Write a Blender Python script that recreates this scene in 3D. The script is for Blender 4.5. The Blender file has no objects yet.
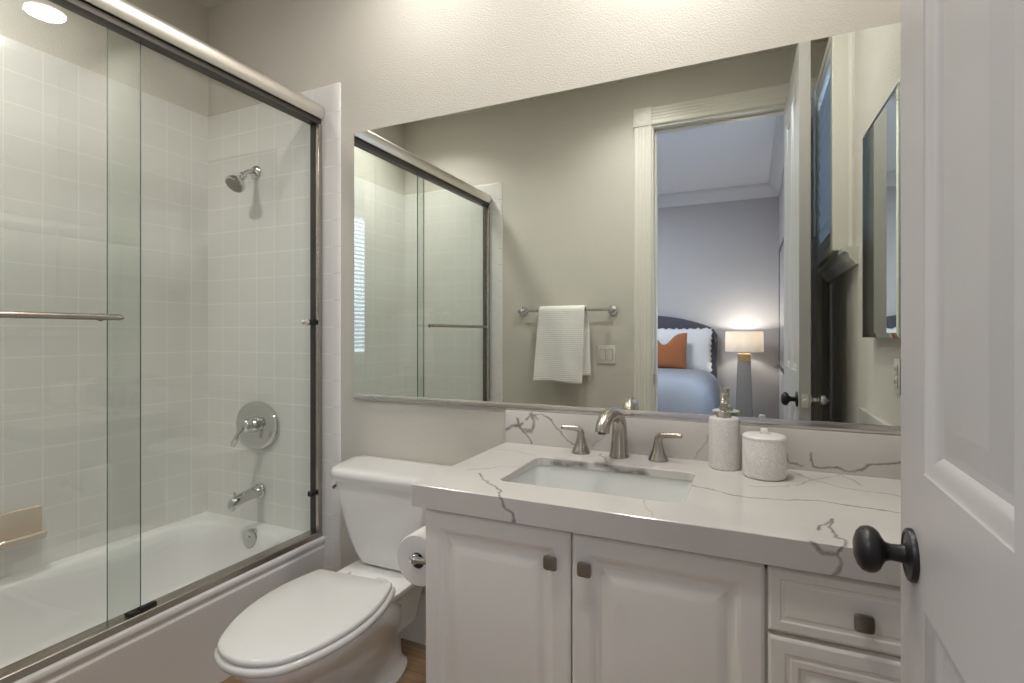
import bpy, bmesh, math, random
from mathutils import Vector, Matrix, noise
R = math.radians
PI = math.pi
random.seed(7)
SC = bpy.context.scene
COL = SC.collection

# ------------------------------------------------------------------ camera
CAM_H = 1.19
cam_d = bpy.data.cameras.new('camera')
cam_d.sensor_width = 36.0
cam_d.lens = 520.525 / 1024 * 36.0
cam_d.shift_y = -7.85 / 1024
cam_d.clip_start = 0.01
cam = bpy.data.objects.new('camera', cam_d)
cam.location = (0.0, -1.6496, CAM_H)
cam.rotation_euler = (R(90), 0, R(24.4877))
COL.objects.link(cam)
SC.camera = cam

# ------------------------------------------------------------------ sky outside the windows
world = bpy.data.worlds.new('sky')
SC.world = world
world.use_nodes = True
bg = world.node_tree.nodes['Background']
bg.inputs['Color'].default_value = (0.46, 0.62, 1.0, 1)
bg.inputs['Strength'].default_value = 1.3

# ------------------------------------------------------------------ large lights and exposure
def area_light(name, loc, rot, power, color, shape='DISK', sx=0.15, sy=None, spread=180):
    d = bpy.data.lights.new(name, 'AREA')
    d.energy = power; d.color = color; d.shape = shape; d.size = sx
    if sy: d.size_y = sy
    d.spread = R(spread)
    o = bpy.data.objects.new(name, d)
    o.location = loc; o.rotation_euler = rot
    COL.objects.link(o)
    return o
CEIL = 2.735
WARM = (1.0, 0.955, 0.905)
CANS = [(-0.20, -0.31), (-1.08, -0.36), (-1.97, -1.02), (-0.55, -1.10)]  # the last two, tub and doorway, are added fill lights
area_light('recessed_lamp_vanity', (-0.20, -0.31, CEIL - 0.016), (0, 0, 0), 8.8, WARM, spread=172)
area_light('recessed_lamp_toilet', (-1.08, -0.36, CEIL - 0.016), (0, 0, 0), 4.6, WARM, spread=172)
area_light('added_fill_tub', (-1.97, -1.02, CEIL - 0.016), (0, 0, 0), 7.5, WARM, spread=130)  # added out of view to fill the tub side
area_light('added_fill_entry', (-0.55, -1.10, CEIL - 0.016), (0, 0, 0), 4.6, WARM, spread=130)  # added out of view as fill near the doorway
# daylight through the two windows
area_light('daylight_bedroom', (0.40, -2.48, 1.68), (0, R(90), 0), 24, (0.70, 0.82, 1.0), 'RECTANGLE', 1.4, 0.52)
area_light('daylight_bath', (0.50, -1.12, 1.97), (0, R(90), 0), 2.5, (0.55, 0.70, 1.0), 'RECTANGLE', 0.85, 0.5)
# added fill that lifts the bedroom, with no fixture of its own
area_light('added_fill_bedroom', (-1.3, -2.7, 2.70), (0, 0, 0), 42, (0.88, 0.91, 1.0), 'DISK', 0.5)

SC.view_settings.view_transform = 'Standard'
SC.view_settings.look = 'None'
SC.view_settings.exposure = 0.12
SC.view_settings.gamma = 1.0
SC.view_settings.use_curve_mapping = False
cy = SC.cycles
cy.max_bounces = 14; cy.diffuse_bounces = 7; cy.glossy_bounces = 8
cy.transmission_bounces = 8; cy.transparent_max_bounces = 24
cy.caustics_reflective = False; cy.caustics_refractive = False
cy.sample_clamp_indirect = 6.0
cy.use_denoising = True

# ------------------------------------------------------------------ materials
def new_mat(name):
    m = bpy.data.materials.new(name); m.use_nodes = True
    nt = m.node_tree
    return m, nt, nt.nodes['Principled BSDF']

def mat(name, color, rough=0.5, metal=0.0, spec=0.5, coat=0.0, bump=0.0, bscale=100, detail=2.0, emit=None, estr=0.0, sheen=0.0):
    m, nt, b = new_mat(name)
    b.inputs['Base Color'].default_value = (*color, 1)
    b.inputs['Roughness'].default_value = rough
    b.inputs['Metallic'].default_value = metal
    b.inputs['Specular IOR Level'].default_value = spec
    b.inputs['Coat Weight'].default_value = coat
    b.inputs['Coat Roughness'].default_value = 0.05
    b.inputs['Sheen Weight'].default_value = sheen
    if emit:
        b.inputs['Emission Color'].default_value = (*emit, 1)
        b.inputs['Emission Strength'].default_value = estr
    if bump:
        g = nt.nodes.new('ShaderNodeNewGeometry')
        n = nt.nodes.new('ShaderNodeTexNoise'); n.inputs['Scale'].default_value = bscale; n.inputs['Detail'].default_value = detail
        bp = nt.nodes.new('ShaderNodeBump'); bp.inputs['Strength'].default_value = bump; bp.inputs['Distance'].default_value = 0.004
        nt.links.new(g.outputs['Position'], n.inputs['Vector'])
        nt.links.new(n.outputs['Fac'], bp.inputs['Height'])
        nt.links.new(bp.outputs['Normal'], b.inputs['Normal'])
    return m

def math_node(nt, op, a, b=None, c=None, clamp=False):
    n = nt.nodes.new('ShaderNodeMath'); n.operation = op; n.use_clamp = clamp
    for i, v in enumerate((a, b, c)):
        if v is None: continue
        if isinstance(v, (int, float)): n.inputs[i].default_value = v
        else: nt.links.new(v, n.inputs[i])
    return n.outputs[0]

def vmath(nt, op, a, b=None, out=0):
    n = nt.nodes.new('ShaderNodeVectorMath'); n.operation = op
    for i, v in enumerate((a, b)):
        if v is None: continue
        if isinstance(v, (tuple, list)): n.inputs[i].default_value = v
        elif isinstance(v, (int, float)): n.inputs['Scale'].default_value = v
        else: nt.links.new(v, n.inputs['Scale'] if (op == 'SCALE' and i == 1) else n.inputs[i])
    return n.outputs['Value'] if out == 'v' else n.outputs[0]

def tile_mat(name, ua, uo, vo, pitch=0.1102):
    """square glazed wall tile; ua: which world axis runs along the wall (0 x, 1 y)"""
    m, nt, b = new_mat(name)
    g = nt.nodes.new('ShaderNodeNewGeometry')
    sp = nt.nodes.new('ShaderNodeSeparateXYZ'); nt.links.new(g.outputs['Position'], sp.inputs[0])
    cb = nt.nodes.new('ShaderNodeCombineXYZ')
    nt.links.new(math_node(nt, 'SUBTRACT', sp.outputs[ua], uo - 40 * pitch), cb.inputs[0])
    nt.links.new(math_node(nt, 'SUBTRACT', sp.outputs[2], vo - 40 * pitch), cb.inputs[1])
    br = nt.nodes.new('ShaderNodeTexBrick')
    br.offset = 0.0; br.squash = 1.0
    nt.links.new(cb.outputs[0], br.inputs['Vector'])
    br.inputs['Scale'].default_value = 1.0
    br.inputs['Brick Width'].default_value = pitch; br.inputs['Row Height'].default_value = pitch
    br.inputs['Mortar Size'].default_value = 0.0016; br.inputs['Mortar Smooth'].default_value = 0.35
    br.inputs['Color1'].default_value = (0.76, 0.75, 0.725, 1); br.inputs['Color2'].default_value = (0.76, 0.75, 0.725, 1)
    br.inputs['Mortar'].default_value = (0.85, 0.845, 0.825, 1)
    nt.links.new(br.outputs['Color'], b.inputs['Base Color'])
    nt.links.new(math_node(nt, 'MULTIPLY_ADD', br.outputs['Fac'], 0.5, 0.10), b.inputs['Roughness'])
    nz = nt.nodes.new('ShaderNodeTexNoise'); nz.inputs['Scale'].default_value = 9; nt.links.new(g.outputs['Position'], nz.inputs['Vector'])
    hgt = math_node(nt, 'ADD', math_node(nt, 'MULTIPLY', br.outputs['Fac'], -1.0), math_node(nt, 'MULTIPLY', nz.outputs['Fac'], 0.6))
    bp = nt.nodes.new('ShaderNodeBump'); bp.inputs['Strength'].default_value = 0.25; bp.inputs['Distance'].default_value = 0.0012
    nt.links.new(hgt, bp.inputs['Height']); nt.links.new(bp.outputs['Normal'], b.inputs['Normal'])
    return m

def marble_mat():
    """white quartz with grey veins that follow fixed lines through the slab"""
    m, nt, b = new_mat('marble_quartz')
    L = nt.links
    g = nt.nodes.new('ShaderNodeNewGeometry')
    P = g.outputs['Position']
    n1 = nt.nodes.new('ShaderNodeTexNoise'); n1.inputs['Scale'].default_value = 22; n1.inputs['Detail'].default_value = 4
    L.new(P, n1.inputs['Vector'])
    off = vmath(nt, 'SCALE', vmath(nt, 'SUBTRACT', n1.outputs['Color'], (0.5, 0.5, 0.5)), 0.035)
    flat = vmath(nt, 'SUBTRACT', (1.0, 1.0, 1.0), vmath(nt, 'ABSOLUTE', g.outputs['True Normal']))
    PW = vmath(nt, 'ADD', P, vmath(nt, 'MULTIPLY', off, flat))
    n2 = nt.nodes.new('ShaderNodeTexNoise'); n2.inputs['Scale'].default_value = 35; n2.inputs['Detail'].default_value = 3
    L.new(P, n2.inputs['Vector'])
    veins = [  # (half width, strength, points)
        (.0020, .45, [(-.764,-.132,.815),(-.689,-.135,.815),(-.604,-.158,.815)]),
        (.0018, .60, [(-.70,-.40,.815),(-.645,-.332,.815),(-.592,-.308,.815)]),
        (.0030, .85, [(-.66,-.42,.815),(-.594,-.486,.815),(-.547,-.524,.815),(-.516,-.571,.815),(-.508,-.571,.80),(-.491,-.571,.781),(-.493,-.571,.76)]),
        (.0028, .75, [(-.133,-.288,.815),(-.031,-.340,.815),(.064,-.331,.815),(.136,-.298,.815),(.207,-.313,.815),(.30,-.325,.815),(.38,-.30,.815)]),
        (.0024, .55, [(.096,-.026,.815),(.146,-.117,.815),(.215,-.168,.815),(.278,-.17,.815),(.37,-.22,.815)]),
        (.0022, .50, [(.146,-.117,.815),(.22,-.028,.815),(.252,-.12,.815)]),
        (.0020, .45, [(.0,-.24,.815),(.09,-.21,.815),(.146,-.117,.815)]),
        (.0030, .80, [(.12,-.507,.815),(.151,-.421,.815),(.141,-.526,.815),(.159,-.536,.815),(.155,-.571,.815),(.146,-.571,.80),(.141,-.571,.79),(.146,-.571,.778),(.13,-.571,.762)]),
        (.0030, .80, [(.108,-.571,.814),(.119,-.571,.799),(.141,-.571,.793)]),
        (.0026, .70, [(.08,-.02,.90),(.096,-.02,.862),(.109,-.02,.83),(.134,-.02,.827)]),
        (.0028, .75, [(.151,-.02,.863),(.159,-.02,.825),(.213,-.02,.826),(.237,-.02,.824),(.299,-.02,.845),(.37,-.02,.864)]),
        (.0050, .9, [(-.77,-.02,.857),(-.739,-.02,.87),(-.701,-.02,.883)]),
        (.0060, .9, [(-.674,-.02,.919),(-.658,-.02,.896),(-.668,-.02,.865),(-.684,-.02,.859)]),
        (.0020, .75, [(-.674,-.02,.919),(-.631,-.02,.917),(-.595,-.02,.90),(-.564,-.02,.859),(-.519,-.02,.824)]),
        (.0040, .8, [(-.722,-.02,.901),(-.711,-.02,.867),(-.679,-.02,.835),(-.674,-.02,.82)]),
        (.0035, .7, [(-.69,-.02,.90),(-.674,-.02,.919),(-.655,-.02,.915),(-.64,-.02,.90)]),
        (.0030, .7, [(-.715,-.02,.885),(-.70,-.02,.86),(-.69,-.02,.865)]),
        (.0018, .35, [(-.46,-.02,.83),(-.42,-.02,.86)]),
        (.0018, .40, [(-.09,-.02,.93),(-.12,-.02,.86),(-.15,-.02,.82)]),
        (.0018, .30, [(-.244,-.359,.815),(-.204,-.5,.815),(-.175,-.56,.815)]),
        (.0100, .80, [(-.53,-.170,.803),(-.44,-.170,.803)]),
        (.0100, .80, [(-.40,-.170,.810),(-.34,-.170,.802),(-.27,-.170,.798)]),
        (.0030, .50, [(-.42,-.06,.815),(-.39,-.12,.815),(-.37,-.168,.815)]),
    ]
    grp = bpy.data.node_groups.new('vein_segment', 'ShaderNodeTree')
    for nm, ty in (('P', 'NodeSocketVector'), ('A', 'NodeSocketVector'), ('BA', 'NodeSocketVector'), ('inv', 'NodeSocketFloat'), ('width', 'NodeSocketFloat'), ('strength', 'NodeSocketFloat'), ('acc', 'NodeSocketFloat')):
        grp.interface.new_socket(nm, in_out='INPUT', socket_type=ty)
    grp.interface.new_socket('out', in_out='OUTPUT', socket_type='NodeSocketFloat')
    gi = grp.nodes.new('NodeGroupInput'); go = grp.nodes.new('NodeGroupOutput')
    # each segment waits for the one before it, which keeps the shader's working memory small
    wait = vmath(grp, 'SCALE', gi.outputs['P'], math_node(grp, 'MULTIPLY_ADD', gi.outputs['acc'], 1e-7, 1.0))
    pa = vmath(grp, 'SUBTRACT', wait, gi.outputs['A'])
    t = math_node(grp, 'MULTIPLY', vmath(grp, 'DOT_PRODUCT', pa, gi.outputs['BA'], 'v'), gi.outputs['inv'], clamp=True)
    q = vmath(grp, 'SUBTRACT', pa, vmath(grp, 'SCALE', gi.outputs['BA'], t))
    dist = vmath(grp, 'LENGTH', q, None, 'v')
    k = math_node(grp, 'SUBTRACT', 1.0, math_node(grp, 'DIVIDE', dist, gi.outputs['width']), clamp=True)
    vs = math_node(grp, 'MULTIPLY', math_node(grp, 'POWER', k, 0.7), gi.outputs['strength'])
    grp.links.new(math_node(grp, 'MAXIMUM', vs, gi.outputs['acc']), go.inputs['out'])
    acc = None
    for w, s, pts in veins:
        for a, c in zip(pts[:-1], pts[1:]):
            A = Vector(a); BA = Vector(c) - A
            gn = nt.nodes.new('ShaderNodeGroup'); gn.node_tree = grp
            L.new(PW, gn.inputs['P'])
            gn.inputs['A'].default_value = A; gn.inputs['BA'].default_value = BA
            gn.inputs['inv'].default_value = 1 / BA.length_squared
            gn.inputs['width'].default_value = w * 1.6; gn.inputs['strength'].default_value = min(1.0, s * 1.15)
            if acc is not None: L.new(acc, gn.inputs['acc'])
            acc = gn.outputs[0]
    # break the veins up and add a very faint cloudiness
    br = math_node(nt, 'MULTIPLY_ADD', n2.outputs['Fac'], 1.5, 0.1, clamp=True)
    fac = math_node(nt, 'MULTIPLY', acc, br)
    n3 = nt.nodes.new('ShaderNodeTexNoise'); n3.inputs['Scale'].default_value = 5; n3.inputs['Detail'].default_value = 5
    L.new(PW, n3.inputs['Vector'])
    cl = math_node(nt, 'MULTIPLY', math_node(nt, 'SUBTRACT', n3.outputs['Fac'], 0.55, clamp=True), 0.5)
    fac = math_node(nt, 'MAXIMUM', fac, cl)
    mx = nt.nodes.new('ShaderNodeMix'); mx.data_type = 'RGBA'
    mx.inputs['A'].default_value = (0.62, 0.60, 0.57, 1); mx.inputs['B'].default_value = (0.13, 0.12, 0.11, 1)
    L.new(fac, mx.inputs['Factor']); L.new(mx.outputs['Result'], b.inputs['Base Color'])
    b.inputs['Roughness'].default_value = 0.16
    return m

def glass_mat(name, tint=(0.93, 0.955, 0.94), boost=1.0):
    """thin clear pane: light goes straight through, both faces reflect by Fresnel"""
    m = bpy.data.materials.new(name); m.use_nodes = True
    nt = m.node_tree; nt.nodes.clear()
    out = nt.nodes.new('ShaderNodeOutputMaterial')
    tr = nt.nodes.new('ShaderNodeBsdfTransparent'); tr.inputs['Color'].default_value = (*tint, 1)
    gl = nt.nodes.new('ShaderNodeBsdfGlossy'); gl.inputs['Roughness'].default_value = 0.0
    g = nt.nodes.new('ShaderNodeNewGeometry')
    ct_ = math_node(nt, 'ABSOLUTE', vmath(nt, 'DOT_PRODUCT', g.outputs['Normal'], g.outputs['Incoming'], 'v'))
    fr = math_node(nt, 'MULTIPLY_ADD', math_node(nt, 'POWER', math_node(nt, 'SUBTRACT', 1.0, ct_, clamp=True), 5.0), 0.96, 0.04)
    mx = nt.nodes.new('ShaderNodeMixShader')
    nt.links.new(math_node(nt, 'MULTIPLY', fr, boost, clamp=True), mx.inputs[0])
    nt.links.new(tr.outputs[0], mx.inputs[1]); nt.links.new(gl.outputs[0], mx.inputs[2])
    nt.links.new(mx.outputs[0], out.inputs['Surface'])
    return m

def wood_floor_mat():
    m, nt, b = new_mat('wood_floor')
    g = nt.nodes.new('ShaderNodeNewGeometry')
    mp = nt.nodes.new('ShaderNodeMapping'); nt.links.new(g.outputs['Position'], mp.inputs['Vector'])
    mp.inputs['Rotation'].default_value = (0, 0, R(0))
    br = nt.nodes.new('ShaderNodeTexBrick'); nt.links.new(mp.outputs[0], br.inputs['Vector'])
    br.inputs['Scale'].default_value = 1; br.inputs['Brick Width'].default_value = 1.2; br.inputs['Row Height'].default_value = 0.16
    br.inputs['Mortar Size'].default_value = 0.0015
    br.inputs['Color1'].default_value = (0.30, 0.19, 0.11, 1); br.inputs['Color2'].default_value = (0.42, 0.28, 0.17, 1)
    br.inputs['Mortar'].default_value = (0.10, 0.06, 0.04, 1)
    mp2 = nt.nodes.new('ShaderNodeMapping'); nt.links.new(g.outputs['Position'], mp2.inputs['Vector']); mp2.inputs['Scale'].default_value = (3, 45, 3)
    nz = nt.nodes.new('ShaderNodeTexNoise'); nz.inputs['Scale'].default_value = 1.5; nz.inputs['Detail'].default_value = 6; nt.links.new(mp2.outputs[0], nz.inputs['Vector'])
    mx = nt.nodes.new('ShaderNodeMix'); mx.data_type = 'RGBA'; mx.blend_type = 'MULTIPLY'; mx.inputs['Factor'].default_value = 0.8
    rp = nt.nodes.new('ShaderNodeValToRGB'); rp.color_ramp.elements[0].position = 0.3; rp.color_ramp.elements[0].color = (0.5, 0.45, 0.4, 1)
    rp.color_ramp.elements[1].position = 0.7; rp.color_ramp.elements[1].color = (1, 1, 1, 1)
    nt.links.new(nz.outputs['Fac'], rp.inputs[0])
    nt.links.new(br.outputs['Color'], mx.inputs['A']); nt.links.new(rp.outputs[0], mx.inputs['B'])
    nt.links.new(mx.outputs['Result'], b.inputs['Base Color']); b.inputs['Roughness'].default_value = 0.4
    return m

def maze_mat():
    """white ceramic with a raised meandering line pattern"""
    m, nt, b = new_mat('embossed_ceramic')
    g = nt.nodes.new('ShaderNodeNewGeometry')
    n0 = nt.nodes.new('ShaderNodeTexNoise'); n0.inputs['Scale'].default_value = 46; n0.inputs['Detail'].default_value = 0
    nt.links.new(g.outputs['Position'], n0.inputs['Vector'])
    s = math_node(nt, 'SINE', math_node(nt, 'MULTIPLY', n0.outputs['Fac'], 60.0))
    f = math_node(nt, 'MULTIPLY_ADD', s, 1.2, 0.5, clamp=True)
    mx = nt.nodes.new('ShaderNodeMix'); mx.data_type = 'RGBA'
    mx.inputs['A'].default_value = (0.72, 0.71, 0.69, 1); mx.inputs['B'].default_value = (0.82, 0.81, 0.79, 1)
    nt.links.new(f, mx.inputs['Factor']); nt.links.new(mx.outputs['Result'], b.inputs['Base Color'])
    bp = nt.nodes.new('ShaderNodeBump'); bp.inputs['Strength'].default_value = 0.6; bp.inputs['Distance'].default_value = 0.0015
    nt.links.new(f, bp.inputs['Height']); nt.links.new(bp.outputs['Normal'], b.inputs['Normal'])
    b.inputs['Roughness'].default_value = 0.45
    return m

def towel_mat():
    m, nt, b = new_mat('white_towel')
    g = nt.nodes.new('ShaderNodeNewGeometry')
    sp = nt.nodes.new('ShaderNodeSeparateXYZ'); nt.links.new(g.outputs['Position'], sp.inputs[0])
    nz = nt.nodes.new('ShaderNodeTexNoise'); nz.inputs['Scale'].default_value = 60; nt.links.new(g.outputs['Position'], nz.inputs['Vector'])
    w = math_node(nt, 'SINE', math_node(nt, 'MULTIPLY', sp.outputs[2], 520.0))
    h = math_node(nt, 'ADD', math_node(nt, 'MULTIPLY', w, 0.3), nz.outputs['Fac'])
    bp = nt.nodes.new('ShaderNodeBump'); bp.inputs['Strength'].default_value = 0.45; bp.inputs['Distance'].default_value = 0.003
    nt.links.new(h, bp.inputs['Height']); nt.links.new(bp.outputs['Normal'], b.inputs['Normal'])
    b.inputs['Base Color'].default_value = (0.86, 0.85, 0.82, 1); b.inputs['Roughness'].default_value = 0.95
    b.inputs['Sheen Weight'].default_value = 0.2
    return m

M = {}
M['wall'] = mat('wall_paint', (0.60, 0.575, 0.52), 0.6, spec=0.3, bump=0.42, bscale=190, detail=1.5)
M['ceil'] = mat('ceiling_paint', (0.62, 0.59, 0.54), 0.7, bump=0.3, bscale=150)
M['trim'] = mat('trim_paint', (0.72, 0.70, 0.64), 0.32)
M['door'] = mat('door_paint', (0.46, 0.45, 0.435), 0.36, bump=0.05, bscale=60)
M['cab'] = mat('cabinet_paint', (0.84, 0.825, 0.78), 0.35, bump=0.03, bscale=80)
M['porc'] = mat('porcelain', (0.80, 0.795, 0.78), 0.07, coat=0.3)
M['porc_seat'] = mat('toilet_seat_plastic', (0.74, 0.735, 0.715), 0.16)
M['tub'] = mat('tub_enamel', (0.82, 0.81, 0.81), 0.12, coat=0.2)
M['sink'] = mat('sink_porcelain', (0.70, 0.715, 0.695), 0.08)
M['bull'] = mat('tile_trim_glaze', (0.78, 0.77, 0.745), 0.12)
M['tile_back'] = tile_mat('wall_tile_back', 0, -1.6690, 1.9888)
M['tile_left'] = tile_mat('wall_tile_left', 1, -0.640, 1.9888)
M['marble'] = marble_mat()
M['mirror'] = mat('mirror_silver', (0.85, 0.895, 0.855), 0.0, 1.0)
M['mirror_edge'] = mat('mirror_edge', (0.10, 0.13, 0.12), 0.2)
M['chrome'] = mat('chrome', (0.66, 0.66, 0.66), 0.08, 1.0)
M['nickel'] = mat('brushed_nickel', (0.46, 0.42, 0.38), 0.27, 1.0)
M['nickel_l'] = mat('satin_nickel_frame', (0.74, 0.70, 0.65), 0.40, 1.0)
M['pewter'] = mat('dark_pewter', (0.33, 0.30, 0.27), 0.32, 1.0)
M['bronze'] = mat('oil_rubbed_bronze', (0.022, 0.021, 0.022), 0.36, 0.4)
M['channel'] = mat('shaded_channel_metal', (0.075, 0.068, 0.060), 0.4, 0.6)  # shade inside the door frame channels put into the metal colour
M['mchan'] = mat('mirror_channel', (0.62, 0.61, 0.59), 0.22, 1.0)
M['dark'] = mat('black_rubber', (0.015, 0.015, 0.015), 0.5)
M['gap'] = mat('shade_gap', (0.10, 0.09, 0.08), 0.8)  # shade around the switch rockers, put into the colour
M['glass'] = glass_mat('shower_glass', (0.935, 0.955, 0.94), 1.35)
M['glass_edge'] = mat('glass_edge', (0.10, 0.16, 0.14), 0.15)
M['soapdish'] = mat('almond_ceramic', (0.62, 0.53, 0.44), 0.15)
M['floor'] = wood_floor_mat()
M['maze'] = maze_mat()
M['pump'] = mat('satin_pump_metal', (0.55, 0.52, 0.47), 0.25, 1.0)
M['ceramic'] = mat('white_ceramic', (0.82, 0.81, 0.79), 0.3)
M['paper'] = mat('toilet_paper', (0.84, 0.82, 0.80), 0.95, bump=0.15, bscale=300)
M['core'] = mat('cardboard', (0.16, 0.13, 0.11), 0.9)
M['towel'] = towel_mat()
M['plastic'] = mat('white_plastic', (0.72, 0.70, 0.64), 0.35)
M['lens'] = mat('lamp_lens', (1, 1, 1), 0.5, emit=(1.0, 0.95, 0.86), estr=14)
M['bed_wall'] = mat('bedroom_paint', (0.48, 0.465, 0.475), 0.7, bump=0.2, bscale=150)
M['bed_ceil'] = mat('bedroom_ceiling_paint', (0.80, 0.80, 0.82), 0.8)
M['bed_trim'] = mat('bedroom_trim_paint', (0.66, 0.66, 0.67), 0.5)
M['carpet'] = mat('carpet', (0.40, 0.38, 0.36), 0.95, bump=0.5, bscale=400)
M['headboard'] = mat('charcoal_upholstery', (0.075, 0.075, 0.095), 0.9, bump=0.2, bscale=400, sheen=0.2)
M['linen'] = mat('white_linen', (0.74, 0.74, 0.77), 0.9, bump=0.2, bscale=60)
M['duvet'] = mat('pale_blue_duvet', (0.25, 0.262, 0.30), 0.9, bump=0.3, bscale=25)
M['rust'] = mat('rust_velvet', (0.34, 0.115, 0.04), 0.85, bump=0.3, bscale=50, sheen=0.3)
M['shade'] = None
M['lamp_gray'] = mat('grey_lamp_column', (0.27, 0.255, 0.245), 0.5)
M['brass'] = mat('brass', (0.72, 0.50, 0.26), 0.3, 1.0)
M['frame_dark'] = mat('dark_frame', (0.03, 0.03, 0.035), 0.4)
M['print'] = mat('grey_print', (0.45, 0.45, 0.47), 0.12)
M['blind'] = mat('white_blind', (0.70, 0.73, 0.80), 0.5)
M['pane'] = glass_mat('window_glass', (0.95, 0.97, 0.97), 1.0)

def shade_mat():
    m, nt, b = new_mat('linen_shade')
    out = nt.nodes['Material Output']
    tl = nt.nodes.new('ShaderNodeBsdfTranslucent'); tl.inputs['Color'].default_value = (0.80, 0.74, 0.68, 1)
    df = nt.nodes.new('ShaderNodeBsdfDiffuse'); df.inputs['Color'].default_value = (0.75, 0.71, 0.66, 1)
    mx = nt.nodes.new('ShaderNodeMixShader'); mx.inputs[0].default_value = 0.35
    nt.links.new(df.outputs[0], mx.inputs[1]); nt.links.new(tl.outputs[0], mx.inputs[2])
    nt.links.new(mx.outputs[0], out.inputs['Surface'])
    return m
M['shade'] = shade_mat()
def louver_mat():
    m, nt, b = new_mat('pale_louver')
    out = nt.nodes['Material Output']
    b.inputs['Base Color'].default_value = (0.72, 0.72, 0.70, 1); b.inputs['Roughness'].default_value = 0.4
    tl = nt.nodes.new('ShaderNodeBsdfTranslucent'); tl.inputs['Color'].default_value = (0.7, 0.7, 0.7, 1)
    mx = nt.nodes.new('ShaderNodeMixShader'); mx.inputs[0].default_value = 0.35
    nt.links.new(b.outputs[0], mx.inputs[1]); nt.links.new(tl.outputs[0], mx.inputs[2])
    nt.links.new(mx.outputs[0], out.inputs['Surface'])
    return m
M['louver'] = louver_mat()

# ------------------------------------------------------------------ mesh helpers
class MB:
    def __init__(s):
        s.bm = bmesh.new(); s.mi = 0
    def _f(s, vs):
        try:
            f = s.bm.faces.new(vs); f.material_index = s.mi; return f
        except ValueError:
            return None
    def box(s, x0, x1, y0, y1, z0, z1, bev=0.0, seg=2):
        if x0 > x1: x0, x1 = x1, x0
        if y0 > y1: y0, y1 = y1, y0
        if z0 > z1: z0, z1 = z1, z0
        v = [s.bm.verts.new(p) for p in ((x0,y0,z0),(x1,y0,z0),(x1,y1,z0),(x0,y1,z0),(x0,y0,z1),(x1,y0,z1),(x1,y1,z1),(x0,y1,z1))]
        fs = [s._f([v[i] for i in q]) for q in ((3,2,1,0),(4,5,6,7),(0,1,5,4),(1,2,6,5),(2,3,7,6),(3,0,4,7))]
        if bev > 0:
            es = list({e for f in fs for e in f.edges})
            r = bmesh.ops.bevel(s.bm, geom=es, offset=bev, segments=seg, profile=0.5, affect='EDGES', clamp_overlap=True)
            for f in r['faces']: f.material_index = s.mi
        return s
    def loft(s, rings, cap0=True, cap1=True, closed=True):
        V = [[s.bm.verts.new(p) for p in r] for r in rings]
        n = len(V[0])
        for a, b in zip(V[:-1], V[1:]):
            for i in range(n if closed else n - 1):
                j = (i + 1) % n
                s._f([a[i], a[j], b[j], b[i]])
        if cap0: s._f(list(reversed(V[0])))
        if cap1: s._f(V[-1])
        return V
    def lathe(s, prof, o=(0, 0, 0), axis=(0, 0, 1), n=32, cap=True):
        """prof: (radius, height along axis)"""
        ax = Vector(axis).normalized(); u = ax.orthogonal().normalized(); w = ax.cross(u)
        rings = []
        for r, h in prof:
            r = max(r, 1e-5)
            rings.append([Vector(o) + ax * h + (u * math.cos(2*PI*k/n) + w * math.sin(2*PI*k/n)) * r for k in range(n)])
        s.loft(rings, cap, cap); return s
    def cyl(s, p0, p1, r, n=24, r1=None, bev=0.0):
        p0 = Vector(p0); d = Vector(p1) - p0; L = d.length; r1 = r if r1 is None else r1
        pr = [(r, 0), (r1, L)] if not bev else [(r - bev, 0), (r, bev), (r1, L - bev), (r1 - bev, L)]
        return s.lathe(pr, p0, d, n)
    def tube(s, pts, rad, n=16, sx=1.0, cap=True, up=None):
        pts = [Vector(p) for p in pts]
        if not hasattr(rad, '__len__'): rad = [rad] * len(pts)
        T = []
        for i in range(len(pts)):
            a = pts[max(i - 1, 0)]; b = pts[min(i + 1, len(pts) - 1)]
            T.append((b - a).normalized())
        u = Vector(up) if up else T[0].orthogonal()
        rings = []
        for p, t, r in zip(pts, T, rad):
            u = (u - t * u.dot(t)).normalized(); w = t.cross(u)
            rings.append([p + (u * math.cos(2*PI*k/n) * sx + w * math.sin(2*PI*k/n)) * r for k in range(n)])
        s.loft(rings, cap, cap); return s
    def prism(s, poly, axis, d0, d1):
        """poly in the two other axes (in order) extruded along axis index"""
        def P(a, b, d):
            l = [a, b]; l.insert(axis, d); return l
        s.loft([[P(a, b, d0) for a, b in poly], [P(a, b, d1) for a, b in poly]]); return s
    def rect_rings(s, x0, x1, z0, z1, prof, y, sgn, cap=True):
        """nested rectangles: prof (inset, outward height) on a plane y facing sgn*y"""
        rings = [[(x0+i, y+sgn*h, z0+i), (x1-i, y+sgn*h, z0+i), (x1-i, y+sgn*h, z1-i), (x0+i, y+sgn*h, z1-i)] for i, h in prof]
        s.loft(rings, False, cap); return s
    def build(s, name, m, parent=None, smooth=38, recalc=True):
        if recalc: bmesh.ops.recalc_face_normals(s.bm, faces=s.bm.faces)
        me = bpy.data.meshes.new(name); s.bm.to_mesh(me); s.bm.free()
        ms = m if isinstance(m, (list, tuple)) else [m]
        for k in ms: me.materials.append(k)
        if smooth:
            me.shade_smooth(); me.set_sharp_from_angle(angle=R(smooth))
        o = bpy.data.objects.new(name, me); COL.objects.link(o)
        if parent:
            w = wloc(parent)
            me.transform(Matrix.Translation(-w)); o.parent = parent
        return o

def wloc(o):
    v = Vector((0, 0, 0))
    while o:
        v += o.location; o = o.parent
    return v

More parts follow.
